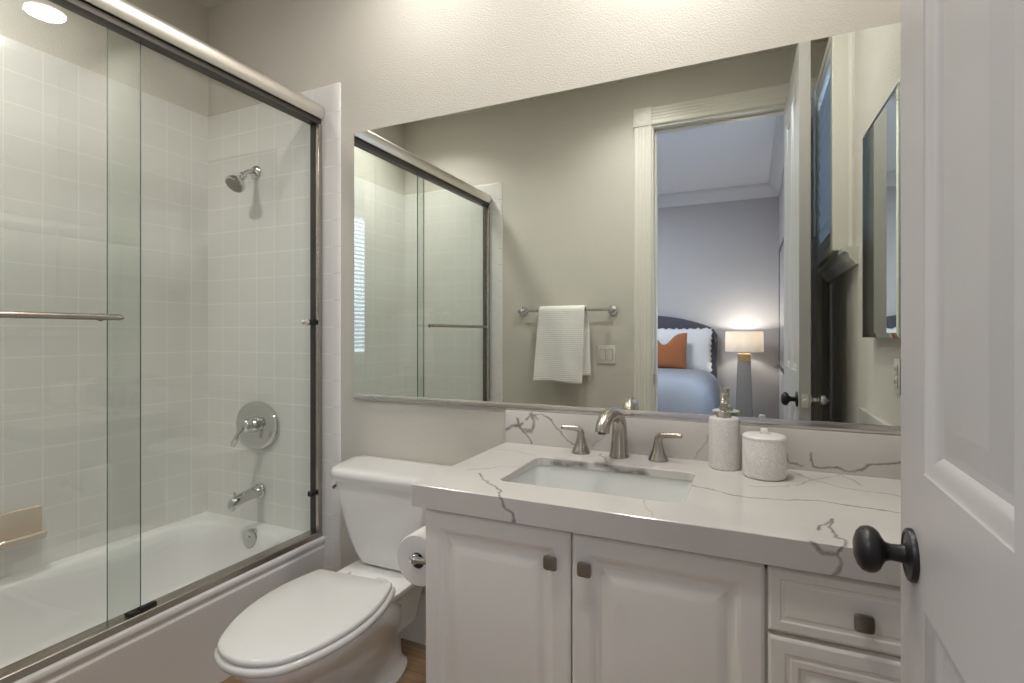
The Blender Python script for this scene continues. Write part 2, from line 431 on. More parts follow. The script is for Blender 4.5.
def thing(name, label, cat, loc, group=None):
    o = bpy.data.objects.new(name, None); o.empty_display_size = 0.05; COL.objects.link(o)
    o.location = loc
    return tag(o, label, cat, group)
def tag(o, label, cat, group=None):
    o['label'] = label; o['category'] = cat
    if group: o['group'] = group
    return o
def struct(o, label=None, cat=None):
    o['kind'] = 'structure'
    if label: o['label'] = label
    if cat: o['category'] = cat
    return o
def copy_tree(o, parent=None):
    c = o.copy(); COL.objects.link(c)
    if parent: c.parent = parent
    for ch in [k for k in bpy.data.objects if k.parent == o]: copy_tree(ch, c)
    return c
def rrect(x0, x1, y0, y1, r, z, n=6):
    """rounded rectangle ring, 4*(n+1) points, counter-clockwise"""
    pts = []
    for cx, cyy, a0 in ((x1-r, y0+r, -PI/2), (x1-r, y1-r, 0), (x0+r, y1-r, PI/2), (x0+r, y0+r, PI)):
        for k in range(n + 1):
            a = a0 + k / n * PI / 2
            pts.append((cx + r * math.cos(a), cyy + r * math.sin(a), z))
    return pts
def srect(x0, x1, y0, y1, z, n=6):
    """sharp rectangle ring with the point order of rrect (corner points spread a hair apart)"""
    return rrect(x0, x1, y0, y1, 0.0004, z, n)

# ------------------------------------------------------------------ room numbers
XL, XR = -2.333, 0.378           # left wall behind the tub, right wall
YF = -1.548                      # wall with the doorway
FL = 0.028                       # finished floor
TH = 0.12
XT = -1.594                      # tub apron
XG = -1.642                      # shower glass
TILE_TOP = 2.209; BULL0, BULL1 = -1.5587, -1.521

# ------------------------------------------------------------------ structure: bathroom shell
struct(MB().box(XL - TH, XR + TH, 0.0, TH, -0.1, CEIL + 0.1).build('wall_back', M['wall'], smooth=0), 'warm grey textured wall behind the vanity, toilet and shower head', 'wall')
struct(MB().box(XL - TH, XL, YF - TH, 0.0, -0.1, CEIL + 0.1).build('wall_left', M['wall'], smooth=0), 'wall along the tub above the white tile', 'wall')
DX0, DX1, DH = -0.522, 0.240, 2.425
b = MB(); b.box(XL, DX0 - 0.02, YF - TH, YF, -0.1, CEIL + 0.1); b.box(DX1 + 0.02, XR + TH, YF - TH, YF, -0.1, CEIL + 0.1)
b.box(DX0 - 0.02, DX1 + 0.02, YF - TH, YF, DH + 0.02, CEIL + 0.1)
struct(b.build('wall_front', M['wall'], smooth=0), 'wall with the doorway, towel bar and light switch', 'wall')
# right wall with the shuttered window
WY0, WY1, WZ0, WZ1 = -1.40, -0.86, 1.56, 2.40
b = MB(); b.box(XR, XR + TH, WY1, TH, -0.1, CEIL + 0.1); b.box(XR, XR + TH, YF, WY0, -0.1, CEIL + 0.1)
b.box(XR, XR + TH, WY0, WY1, -0.1, WZ0); b.box(XR, XR + TH, WY0, WY1, WZ1, CEIL + 0.1)
struct(b.build('wall_right', M['wall'], smooth=0), 'wall with the mirrored cabinet and shuttered window', 'wall')
struct(MB().box(XL - TH, XR + TH, YF - TH, TH, -0.1, FL).build('floor', M['floor'], smooth=0), 'brown wood plank floor', 'floor')
struct(MB().box(XL - TH, XR + TH, YF - TH, TH, CEIL, CEIL + 0.1).build('ceiling', M['ceil'], smooth=0), 'pale textured bathroom ceiling', 'ceiling')

# tile fields and bullnose trim (tub surround)
TT = 0.009
b = MB(); b.box(XL, BULL0, -TT, 0.0, 0.0, TILE_TOP)
struct(b.build('wall_tile_back', M['tile_back'], smooth=0), 'square white tile around the shower head wall', 'wall tile')
b = MB(); b.box(XL, XL + TT, YF + TT, -TT, 0.0, TILE_TOP)
struct(b.build('wall_tile_left', M['tile_left'], smooth=0), 'square white tile along the back of the tub', 'wall tile')
b = MB(); b.box(XL, BULL0, YF, YF + TT, 0.0, TILE_TOP)
struct(b.build('wall_tile_front', M['tile_back'], smooth=0), 'square white tile at the foot of the tub', 'wall tile')
def bullnose(ys, y0, name):
    b = MB(); k = -1 if ys < 0 else 1
    zs = [0.0] + [1.9888 + 0.1102 * i for i in range(-18, 3)]
    for z0, z1 in zip(zs[:-1], zs[1:]):
        b.prism([(BULL0, y0), (BULL0, y0 + k*(TT+.0005)), (BULL1-.012, y0 + k*(TT+.0005)), (BULL1-.004, y0 + k*TT*0.75), (BULL1-.0005, y0 + k*TT*0.35), (BULL1, y0)], 2, z0 + .0006, z1 - .0006)
    xs = [BULL0 - 0.1102 * i for i in range(0, 8)]
    for x1, x0 in zip(xs[:-1], xs[1:]):
        b.prism([(y0, TILE_TOP), (y0 + k*(TT+.0005), TILE_TOP), (y0 + k*TT*.8, TILE_TOP+.006), (y0+k*TT*.3, TILE_TOP+.010), (y0, TILE_TOP+.010)], 0, max(x0, XL)+.0006, x1-.0006)
    b.prism([(BULL0, y0), (BULL0, y0 + k*(TT+.0005)), (BULL1-.012, y0 + k*(TT+.0005)), (BULL1-.004, y0 + k*TT*0.75), (BULL1, y0)], 2, TILE_TOP, TILE_TOP+.008)
    return struct(b.build(name, M['bull'], smooth=50), 'rounded white tile edging', 'tile edging')
bullnose(-1, 0.0, 'trim_1'); bullnose(1, YF, 'trim_2')

# baseboard on the back wall between tub and vanity
b = MB(); b.prism([(0.0, FL), (-.016, FL), (-.016, .185), (-.012, .198), (-.006, .206), (0.0, .210)], 0, BULL1 + .001, -0.742)
struct(b.build('baseboard_back', M['trim'], smooth=30), 'white baseboard behind the toilet', 'baseboard')

# doorway: jamb lining, fluted casing with corner blocks
b = MB()
b.box(DX0 - .02, DX0, YF - TH - .002, YF + .002, 0, DH); b.box(DX1, DX1 + .02, YF - TH - .002, YF + .002, 0, DH)
b.box(DX0 - .02, DX1 + .02, YF - TH - .002, YF + .002, DH, DH + .02)
b.box(DX0, DX0 + .012, YF - .085, YF - .045, 0, DH, .002); b.box(DX0, DX1, YF - .085, YF - .045, DH - .012, DH, .002)
struct(b.build('trim_3', M['trim'], smooth=0), 'white painted door jamb', 'door jamb')
def flutes(w):
    pts = [(0, 0), (0, .014), (.006, .018), (.016, .018)]
    n = 4; g = (w - .032) / n
    for i in range(n):
        a = .016 + i * g
        pts += [(a + g*.12, .018), (a + g*.3, .0160), (a + g*.5, .0155), (a + g*.7, .0160), (a + g*.88, .018)]
    return pts + [(w - .016, .018), (w - .006, .018), (w, .014), (w, 0)]
def casing(x0, x1, name, label):
    b = MB(); w = x1 - x0
    b.prism([(x0 + a, YF + h) for a, h in flutes(w)], 2, 0.0, DH + .012)
    return struct(b.build(name, M['trim'], smooth=25), label, 'door casing')
CX0 = DX0 - .008
casing(CX0 - .105, CX0, 'trim_4', 'fluted white casing on the left of the doorway')
casing(DX1 + .008, DX1 + .113, 'trim_5', 'fluted white casing behind the open door')
b = MB(); b.prism([(YF + h, DH + .012 + a) for a, h in flutes(.105)], 0, CX0, DX1 + .008)
struct(b.build('trim_6', M['trim'], smooth=25), 'fluted white head casing over the doorway', 'door casing')
def rosette(x0, name):
    z0 = DH + .010; b = MB(); b.box(x0, x0 + .109, YF, YF + .024, z0, z0 + .109, .002)
    c = (x0 + .0545, YF + .024, z0 + .0545)
    b.lathe([(.046, -.004), (.046, .0005), (.040, .0012), (.034, .0004), (.028, .0004), (.022, .0012), (.012, .002), (.0, .002)], c, (0, 1, 0), 32)
    return struct(b.build(name, M['trim'], smooth=30), 'square corner block with turned rings on the door casing', 'corner block')
rosette(CX0 - .107, 'trim_7'); rosette(DX1 + .006, 'trim_8')
b = MB(); b.box(DX0, DX0 + .002, YF - .044, YF - .006, .885, .945, .0005); b.box(DX0 + .0015, DX0 + .003, YF - .034, YF - .016, .90, .93)
tag(b.build('strike_plate', M['pewter'], smooth=0), 'dark metal strike plate set in the left door jamb', 'strike plate')

# ------------------------------------------------------------------ structure: bedroom beyond the doorway
BY0 = YF - TH; BY1 = -4.40; BXR = 0.28; BXL = -3.4
BWY0, BWY1, BWZ0, BWZ1 = -2.78, -2.18, 0.97, 2.40
struct(MB().box(BXL, BXR, BY1 - .1, BY1, -0.1, CEIL + .1).build('wall_bedroom_far', M['bed_wall'], smooth=0), 'grey bedroom wall behind the bed and lamp', 'wall')
struct(MB().box(BXL - .1, BXL, BY1 - .1, BY0, -0.1, CEIL + .1).build('wall_bedroom_left', M['bed_wall'], smooth=0), 'grey bedroom wall at the far left', 'wall')
b = MB(); b.box(BXR, BXR + .1, BWY1, BY0 - .001, -.1, CEIL + .1); b.box(BXR, BXR + .1, BY1 - .1, BWY0, -.1, CEIL + .1)
b.box(BXR, BXR + .1, BWY0, BWY1, -.1, BWZ0); b.box(BXR, BXR + .1, BWY0, BWY1, BWZ1, CEIL + .1)
struct(b.build('wall_bedroom_right', M['bed_wall'], smooth=0), 'grey bedroom wall with the window and framed print', 'wall')
b = MB(); b.box(XL - TH - 1.2, XL, BY0 - .02, BY0, -.1, CEIL + .1)
b.box(XL, DX0 - .02, BY0 - .004, BY0, -.001, CEIL); b.box(DX1 + .02, BXR, BY0 - .004, BY0, -.001, CEIL); b.box(DX0 - .02, DX1 + .02, BY0 - .004, BY0, DH + .02, CEIL)
struct(b.build('wall_bedroom_near', M['bed_wall'], smooth=0), 'bedroom side of the doorway wall', 'wall')
struct(MB().box(BXL - .1, BXR + .1, BY1 - .1, BY0, -.1, 0.0).build('floor_bedroom', M['carpet'], smooth=0), 'grey carpet of the bedroom', 'floor')
struct(MB().box(BXL - .1, BXR + .1, BY1 - .1, BY0, CEIL, CEIL + .1).build('ceiling_bedroom', M['bed_ceil'], smooth=0), 'pale bedroom ceiling', 'ceiling')
CR = [(0, -.125), (.012, -.125), (.018, -.105), (.035, -.085), (.06, -.045), (.085, -.03), (.092, -.012), (.105, -.012), (.105, 0), (0, 0)]
b = MB(); b.prism([(BY1 + a, CEIL + c) for a, c in CR], 0, BXL, BXR)
struct(b.build('trim_9', M['bed_trim'], smooth=30), 'crown molding over the bedroom far wall', 'crown molding')
b = MB(); b.prism([(BXR - a, CEIL + c) for a, c in CR], 1, BY1 + .105, BY0 - .005)
struct(b.build('trim_10', M['bed_trim'], smooth=30), 'crown molding along the bedroom right wall', 'crown molding')

# bedroom window with blinds
b = MB(); c = 0.07
for (y0, y1, z0, z1) in ((BWY0 - c, BWY0, BWZ0 - c, BWZ1 + c), (BWY1, BWY1 + c, BWZ0 - c, BWZ1 + c), (BWY0, BWY1, BWZ1, BWZ1 + c), (BWY0, BWY1, BWZ0 - c, BWZ0)):
    b.box(BXR - .016, BXR, y0, y1, z0, z1, .003)
b.box(BXR + .05, BXR + .08, BWY0, BWY1, BWZ0, BWZ0 + .04); b.box(BXR + .05, BXR + .08, BWY0, BWY1, BWZ1 - .04, BWZ1)
b.box(BXR + .05, BXR + .08, BWY0, BWY0 + .04, BWZ0, BWZ1); b.box(BXR + .05, BXR + .08, BWY1 - .04, BWY1, BWZ0, BWZ1)
w2 = struct(b.build('window_1', M['bed_trim'], smooth=0), 'white framed bedroom window behind the blinds', 'window')
MB().box(BXR + .062, BXR + .066, BWY0 + .038, BWY1 - .038, BWZ0 + .038, BWZ1 - .038).build('pane', M['pane'], w2, 0)
t = thing('window_blind', 'white horizontal slat blind hanging in the bedroom window', 'blind', (BXR + .03, (BWY0 + BWY1) / 2, BWZ1))
MB().box(BXR + .005, BXR + .05, BWY0 + .004, BWY1 - .004, BWZ1 - .045, BWZ1 - .001, .003).build('head_rail', M['blind'], t)
b = MB(); z = BWZ1 - .065
while z > BWZ0 + .05:
    x0 = BXR + .028
    b.loft([[(x0 - .019, y, z - .010), (x0, y, z + .002), (x0 + .019, y, z + .010), (x0 + .019, y, z + .0085), (x0, y, z + .0005), (x0 - .019, y, z - .0115)] for y in (BWY0 + .006, BWY1 - .006)])
    z -= .040
b.build('slats', M['blind'], t, 20)
MB().box(BXR + .012, BXR + .044, BWY0 + .006, BWY1 - .006, BWZ0 + .008, BWZ0 + .026, .003).build('bottom_rail', M['blind'], t)

# ------------------------------------------------------------------ shuttered window in the bathroom's right wall
b = MB()
SX = 0.306
for (y0, y1, z0, z1) in ((WY1 - .0, WY1 + .05, WZ0 - .035, WZ1 + .04), (WY0 - .05, WY0, WZ0 - .035, WZ1 + .04), (WY0, WY1, WZ1 - .0, WZ1 + .04), (WY0, WY1, WZ0 - .035, WZ0)):
    b.box(SX, XR, y0, y1, z0, z1, .003)
for (y0, y1) in ((WY1 + .05, WY1 + .09), (WY0 - .09, WY0 - .05)):
    b.prism([(XR, y0), (XR - .016, y0), (XR - .018, (y0+y1)/2), (XR - .010, y1 if y1 > WY1 else y0), (XR, y1)], 2, WZ0 - .035, WZ1 + .07)
b.box(XR - .016, XR, WY0 - .09, WY1 + .09, WZ1 + .04, WZ1 + .12, .003)
w1 = struct(b.build('window_2', M['trim'], smooth=20), 'boxed white window frame behind the open door', 'window')
MB().box(XR + .08, XR + .085, WY0, WY1, WZ0, WZ1).build('pane', M['pane'], w1, 0)
b = MB(); b.prism([(XR, 1.455), (XR - .012, 1.455), (XR - .018, 1.470), (XR - .030, 1.482), (XR - .034, 1.500), (XR - .050, 1.508), (XR - .050, 1.523), (XR, 1.523)], 1, WY0 - .10, WY1 + .16)
struct(b.build('trim_11', M['trim'], smooth=25), 'white sill molding under the shuttered window', 'molding')
t = thing('window_shutter', 'louvered shutter in the boxed window behind the open door', 'shutter', (SX + .02, (WY0 + WY1) / 2, WZ0))
b = MB()
b.box(SX + .004, SX + .030, WY1 - .045, WY1 - .001, WZ0 + .001, WZ1 - .001, .003); b.box(SX + .004, SX + .030, WY0 + .001, WY0 + .045, WZ0 + .001, WZ1 - .001, .003)
b.box(SX + .004, SX + .030, WY0 + .045, WY1 - .045, WZ0 + .001, WZ0 + .06, .003); b.box(SX + .004, SX + .030, WY0 + .045, WY1 - .045, WZ1 - .06, WZ1 - .001, .003)
b.build('shutter_frame', M['trim'], t)
z = WZ0 + .095
while z < WZ1 - .075:
    b = MB(); ring = []
    for y in (WY0 + .046, WY1 - .046):
        rr = []
        for k in range(12):
            a = 2 * PI * k / 12; p = .040 * math.cos(a); q = .0055 * math.sin(a); th = R(98)
            rr.append((SX + .017 + p * math.cos(th) - q * math.sin(th), y, z + p * math.sin(th) + q * math.cos(th)))
        ring.append(rr)
    b.loft(ring); b.build('louver', M['louver'], t, 60)
    z += .0755
b = MB(); b.cyl((SX - .032, (WY0 + WY1) / 2, WZ0 + .08), (SX - .032, (WY0 + WY1) / 2, WZ1 - .09), .005, 10)
b.build('tilt_rod', M['trim'], t)

# ------------------------------------------------------------------ open door (door_1), hinged on the right jamb
DF, DB = 0.187, 0.228; DY0, DY1 = -1.545, -0.790; DZ1 = 2.41
MULL = (DY0 + DY1) / 2
b = MB()
stiles = [(DY0, DY0 + .108), (DY1 - .108, DY1), (MULL - .027, MULL + .027)]
panels_y = [(DY0 + .108, MULL - .027), (MULL + .027, DY1 - .108)]
panels_z = [(.21, .868), (1.026, 2.27)]
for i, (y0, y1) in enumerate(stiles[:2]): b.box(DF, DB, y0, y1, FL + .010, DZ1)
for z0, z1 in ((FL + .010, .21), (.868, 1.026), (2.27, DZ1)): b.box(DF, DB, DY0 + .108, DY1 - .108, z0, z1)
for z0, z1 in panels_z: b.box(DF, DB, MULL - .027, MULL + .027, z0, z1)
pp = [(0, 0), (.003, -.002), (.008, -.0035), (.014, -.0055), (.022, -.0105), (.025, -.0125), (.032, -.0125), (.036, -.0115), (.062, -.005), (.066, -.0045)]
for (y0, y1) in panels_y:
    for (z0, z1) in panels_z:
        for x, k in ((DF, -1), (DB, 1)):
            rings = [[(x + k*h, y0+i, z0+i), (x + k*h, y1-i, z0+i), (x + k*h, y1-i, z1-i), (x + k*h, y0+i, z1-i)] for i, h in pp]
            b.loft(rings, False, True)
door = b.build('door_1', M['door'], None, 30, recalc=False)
bmd = bmesh.new(); bmd.from_mesh(door.data); bmesh.ops.recalc_face_normals(bmd, faces=bmd.faces); bmd.to_mesh(door.data); bmd.free()
struct(door, 'white paneled door standing open on the right', 'door')
KY, KZ = -0.853, 0.914
b = MB()
b.lathe([(.0322, 0), (.0322, .004), (.0305, .0065), (.0275, .007), (.0255, .0055), (.020, .006), (.015, .007), (.0118, .0095), (.0105, .015), (.0103, .024), (.0122, .029), (.0175, .0325), (.024, .036), (.0278, .041), (.0288, .047), (.0268, .0540), (.021, .059), (.012, .0622), (0, .063)], (DF, KY, KZ), (-1, 0, 0), 40)
k = b.build('door_knob', M['bronze'], door); k['label'] = 'dark bronze door knob'
b = MB()
b.lathe([(.030, 0), (.030, .006), (.026, .010), (.013, .013), (.010, .020), (.010, .028), (.015, .034), (.021, .040), (.024, .047), (.0225, .056), (.016, .063), (.008, .066), (.005, .074), (0, .075)], (DB, KY, KZ), (1, 0, 0), 36)
k = b.build('door_knob', M['chrome'], door); k['label'] = 'polished chrome door knob'
b = MB(); b.box((DF + DB) / 2 - .0125, (DF + DB) / 2 + .0125, DY1, DY1 + .0018, KZ - .029, KZ + .029, .0006); b.box((DF + DB) / 2 - .006, (DF + DB) / 2 + .006, DY1 + .0018, DY1 + .010, KZ - .008, KZ + .008, .002)
k = b.build('latch_plate', M['nickel_l'], door); k['label'] = 'satin metal latch plate'
b = MB()
for z in (.22, 1.2, 2.2):
    b.cyl((DB - .002, DY0 + .002, z - .045), (DB - .002, DY0 + .002, z + .045), .006, 12)
b.build('hinge', M['pewter'], door)
# the leaf stands a little over a right angle open
TURN = Matrix.Translation((DF, DY1, 0)) @ Matrix.Rotation(R(-1.1), 4, 'Z') @ Matrix.Translation((-DF, -DY1, 0))
for o in [door] + [c for c in bpy.data.objects if c.parent == door]: o.data.transform(TURN)

# ------------------------------------------------------------------ bathtub
RIM = 0.352
t = thing('bathtub', 'white alcove bathtub behind the sliding glass doors', 'bathtub', ((XL + XT) / 2, YF / 2, FL))
ox0, ox1, oy0, oy1 = XL + TT + .0005, XT, YF + TT + .0005, -TT - .0005
b = MB(); n = 8
rings = [srect(ox0, ox1 - .006, oy0, oy1, FL + .0005, n), srect(ox0, ox1 - .006, oy0, oy1, RIM - .060, n), srect(ox0, ox1 - .004, oy0, oy1, RIM - .052, n), srect(ox0, ox1 - .004, oy0, oy1, RIM - .042, n), srect(ox0, ox1 - .011, oy0, oy1, RIM - .036, n), srect(ox0, ox1 - .010, oy0, oy1, RIM - .030, n),
         srect(ox0, ox1 - .002, oy0, oy1, RIM - .020, n), srect(ox0, ox1, oy0, oy1, RIM - .010, n), srect(ox0, ox1 - .003, oy0, oy1, RIM - .003, n), srect(ox0, ox1 - .010, oy0, oy1, RIM, n)]
ix0, ix1, iy0, iy1 = ox0 + .055, ox1 - .105, oy0 + .075, oy1 - .075
def basin(d, z, r, tail=0):
    return rrect(ix0 + d, ix1 - d, iy0 + d + tail, iy1 - d * 1.1, r, z, n)
rings += [basin(-.012, RIM, .13), basin(0, RIM - .004, .12), basin(.008, RIM - .016, .12), basin(.018, RIM - .06, .12, .02), basin(.03, RIM - .14, .12, .07), basin(.045, RIM - .22, .12, .13), basin(.07, RIM - .262, .11, .18), basin(.12, RIM - .28, .09, .2)]
b.loft(rings, True, True)
b.build('tub_shell', M['tub'], t, 40)
b = MB(); b.lathe([(.040, -.012), (.040, .006), (.037, .011), (.028, .0125), (.0, .0125)], (-1.930, iy1 - .008, .318), (0, -1, .18), 32)
for a in (0, 1): b.lathe([(.004, 0), (.004, .003), (0, .003)], (-1.930 , iy1 - .0205, .328 - a * .02), (0, -1, .18), 12)
b.build('overflow_plate', M['chrome'], t)
b = MB(); b.lathe([(.034, 0), (.034, .003), (.028, .005), (.02, .004), (0, .004)], (-1.945, iy1 - .26, RIM - .281), (0, 0, 1), 28); b.build('drain', M['chrome'], t)

# ------------------------------------------------------------------ sliding shower door
t = thing('shower_door', 'satin nickel framed sliding glass tub door with two panes', 'shower door', (XG, YF / 2, RIM))
y0, y1 = YF + TT + .0008, -TT - .0008
prof = [(XG - .026, 2.078), (XG - .026, 2.138), (XG - .020, 2.144), (XG + .012, 2.144), (XG + .026, 2.139), (XG + .037, 2.126), (XG + .042, 2.109), (XG + .040, 2.092), (XG + .033, 2.078), (XG + .028, 2.078), (XG + .028, 2.084), (XG - .018, 2.084), (XG - .018, 2.078)]
MB().prism(prof, 1, y0, y1).build('header', M['nickel_l'], t, 35)
MB().box(XG - .018, XG + .024, y0, y1, 2.056, 2.0835, .002).build('roller_channel', M['channel'], t, 0)  # dark strip carries the shade under the header lip
prof = [(XG - .026, RIM + .0006), (XG - .026, RIM + .018), (XG - .022, RIM + .020), (XG + .026, RIM + .020), (XG + .029, RIM + .018), (XG + .0335, RIM + .003), (XG + .0345, RIM + .0006)]
MB().prism(prof, 1, y0, y1).build('track', M['nickel'], t, 30)
for ya, yb in ((y1 - .020, y1), (y0, y0 + .020)):
    b = MB(); b.box(XG + .013, XG + .030, ya, yb, RIM + .0205, 2.0555, .002)
    j = b.build('side_jamb', M['nickel'], t, 20)
    b = MB(); b.box(XG - .016, XG + .0128, ya, yb, RIM + .0205, 2.0555); b.build('jamb_channel', M['channel'], j, 0)
def pane(xc, ya, yb, name='glass_panel', sk=0.0):
    b = MB(); z0, z1 = RIM + .012, 2.09; h = .003
    b.mi = 0
    v = [b.bm.verts.new(p) for p in ((xc-h+sk,ya,z0),(xc+h+sk,ya,z0),(xc+h-sk,yb,z0),(xc-h-sk,yb,z0),(xc-h+sk,ya,z1),(xc+h+sk,ya,z1),(xc+h-sk,yb,z1),(xc-h-sk,yb,z1))]
    for q, mi in (((0,3,7,4),0), ((1,5,6,2),0), ((0,1,2,3),1), ((4,7,6,5),1), ((0,4,5,1),1), ((3,2,6,7),1)):
        b.mi = mi; b._f([v[i] for i in q])
    return b.build(name, [M['glass'], M['glass_edge']], t, 0)
XO, XI = XG + .011, XG - .010
p_out = pane(XO, y0 + .010, -0.708)
p_in = pane(XI, -0.788, y1 - .010, sk=.0072)  # hangs a hair askew in its track
p_out['label'] = 'outer glass panel with the long handle bar'
p_in['label'] = 'inner glass panel with a small pull'
b = MB()
bx = XO + .045; z = 1.235
b.tube([(bx, y0 + .09, z), (bx, y0 + .10, z), (bx, -0.788, z), (bx, -0.778, z)], [.004, .0085, .0085, .004], 16)
for yy in (y0 + .125, -0.815):
    b.cyl((XO + .003, yy, z), (bx, yy, z), .0065, 14); b.cyl((XO + .003, yy, z), (XO + .008, yy, z), .011, 16)
b.build('handle_bar', M['nickel'], p_out, 40)
b = MB(); b.lathe([(.009, 0), (.009, .004), (.006, .007), (.005, .014), (.009, .018), (.011, .024), (.008, .029), (0, .030)], (XI + .003, -0.078, 1.237), (1, 0, 0), 20)
b.build('pull_knob', M['nickel_l'], p_in)
for z in (1.237, .53):
    b = MB(); b.box(XG - .012, XG + .016, y1 - .040, y1 - .0285, z - .010, z + .010, .002); b.build('rubber_bumper', M['dark'], t, 0)
b = MB(); b.box(XO - .014, XO + .010, -0.745, -0.672, RIM + .0202, RIM + .029, .002); b.box(XO - .003, XO + .013, -0.715, -0.668, RIM + .0202, RIM + .035, .002)
b.build('bottom_guide', M['dark'], t, 0)

# ------------------------------------------------------------------ shower fittings
t = thing('showerhead', 'chrome shower head on a bent arm high on the tile', 'shower head', (-2.001, -TT, 1.909))
MB().lathe([(.030, 0), (.030, .004), (.026, .010), (.016, .014), (.012, .015)], (-2.001, -TT, 1.909), (0, -1, 0), 32).build('flange', M['chrome'], t)
MB().tube([(-2.001, -.018, 1.909), (-2.001, -.036, 1.907), (-2.001, -.054, 1.899), (-2.001, -.070, 1.885), (-2.001, -.080, 1.875)], .0098, 16).build('arm', M['chrome'], t)
hd = Vector((0, -.62, -.78)); ho = (-2.001, -.074, 1.880)
h = MB().lathe([(.012, -.006), (.016, .0), (.017, .012), (.013, .018), (.014, .024), (.027, .038), (.037, .050), (.041, .057), (.041, .070), (.037, .0735)], ho, hd, 36).build('head', M['chrome'], t)
b = MB(); b.lathe([(.036, .0730), (.036, .0755), (.031, .0775), (0, .0775)], ho, hd, 32)
b.build('spray_face', M['pewter'], h)

t = thing('shower_valve', 'round chrome mixer valve plate with a lever on the tile', 'shower valve', (-1.985, -TT, .79))
b = MB()
el = lambda k, yy: [(-1.985 + .130 * k * math.cos(2*PI*i/64), yy, .785 + .106 * k * math.sin(2*PI*i/64)) for i in range(64)]
b.loft([el(1, -TT), el(1, -TT - .008), el(.97, -TT - .016), el(.86, -TT - .021), el(.5, -TT - .024), el(.3, -TT - .024)])
b.build('escutcheon', M['chrome'], t)
b = MB(); b.lathe([(.034, .020), (.033, .038), (.028, .044), (.025, .060), (.029, .064), (.029, .076), (.022, .082), (0, .083)], (-1.985, -TT, .79), (0, -1, 0), 32)
b.tube([(-1.985, -.082, .788), (-1.996, -.092, .768), (-2.010, -.100, .742), (-2.022, -.106, .716), (-2.026, -.107, .702)], [.014, .0125, .011, .0125, .007], 14)
b.build('lever', M['chrome'], t, 50)

t = thing('tub_spout', 'chrome tub spout with a diverter pin above the overflow', 'tub spout', (-1.976, -TT, .495))
b = MB()
def spr(y, zc, w, h, k=18):
    return [(-1.976 + w * math.cos(2*PI*i/k), y, zc + h * math.sin(2*PI*i/k)) for i in range(k)]
b.loft([spr(-TT, .495, .033, .033), spr(-TT-.006, .495, .033, .033), spr(-.020, .495, .026, .026), spr(-.07, .491, .024, .024), spr(-.115, .484, .022, .023), spr(-.135, .476, .021, .027), spr(-.150, .470, .020, .028), spr(-.156, .468, .016, .022)])
b.build('spout', M['chrome'], t, 50)
MB().cyl((-1.976, -.136, .498), (-1.976, -.136, .514), .003, 10, bev=.001).build('diverter_stem', M['chrome'], t)
MB().lathe([(.006, .0), (.008, .003), (.006, .007), (0, .008)], (-1.976, -.136, .512), (0, 0, 1), 14).build('diverter_knob', M['chrome'], t)

t = thing('soap_dish', 'almond ceramic soap dish on the tile over the tub', 'soap dish', (XL + TT, -0.73, .45))
b = MB(); b.box(XL + TT, XL + TT + .012, -.81, -.645, .455, .575, .004, 3); b.build('back_plate', M['soapdish'], t)
b = MB(); X0 = XL + TT + .008
b.loft([[(X0, y, .452), (X0 + .05 + e, y, .468), (X0 + .062 + e, y, .492), (X0 + .056 + e, y, .497), (X0 + .047 + e, y, .485), (X0, y, .478)] for y, e in ((-.806, -.012), (-.796, 0), (-.73, .006), (-.662, 0), (-.650, -.012))])
b.build('tray', M['soapdish'], t, 40)

# ------------------------------------------------------------------ mirror over the vanity
MX0, MX1, MZ0, MZ1 = -1.448, 0.372, 0.934, 1.997
t = thing('wall_mirror', 'wide frameless mirror over the vanity and toilet', 'mirror', ((MX0 + MX1) / 2, 0, MZ0))
b = MB()
b.mi = 1; b.box(MX0, MX1, -.0045, -.0005, MZ0, MZ1)
for f in b.bm.faces:
    if f.normal.y < -.9 or f.calc_center_median().y < -.004: f.material_index = 0
b.build('mirror_glass', [M['mirror'], M['mirror_edge']], t, 0)
b = MB(); b.prism([(-.0005, MZ0 - .006), (-.0005, MZ0 - .001), (-.0048, MZ0 - .001), (-.0048, MZ0 + .014), (-.0065, MZ0 + .016), (-.009, MZ0 + .010), (-.0105, MZ0), (-.009, MZ0 - .006)], 0, MX0, MX1)
b.build('bottom_channel', M['mchan'], t, 40)

# ------------------------------------------------------------------ vanity cabinet
CT = 0.815; CB = 0.759; CX = -0.767; CYF = -0.570
VX0, VX1, VY = -0.741, XR - .0005, -0.532
t = thing('vanity_cabinet', 'white vanity cabinet with raised panel doors and drawers', 'vanity cabinet', ((VX0 + VX1) / 2, -.27, FL))
b = MB()
b.box(VX0, VX0 + .018, VY, -.001, FL+.0005, CB - .0005); b.box(VX1 - .018, VX1, VY, -.001, FL+.0005, CB - .0005)
b.box(VX0 + .018, VX1 - .018, -.012, -.001, .09, CB - .0005); b.box(VX0 + .018, VX1 - .018, VY + .02, -.012, .09, .108)
b.box(VX0 + .018, VX1 - .018, VY + .06, VY + .075, FL+.0005, .09)
b.box(.020, .038, VY + .02, -.012, .108, CB - .02)
for x0, x1 in ((VX0 + .018, VX0 + .035), (.015, .045), (.33, VX1 - .018)): b.box(x0, x1, VY, VY + .02, .09, CB - .0005)
for z0, z1 in ((.09, .112), (CB - .022, CB - .0005)): b.box(VX0 + .035, .33, VY, VY + .0195, z0, z1)
b.box(.045, .33, VY, VY + .0195, .612, .636); b.box(.045, .33, VY, VY + .0195, .342, .366)
b.build('carcass', M['cab'], t, 0)
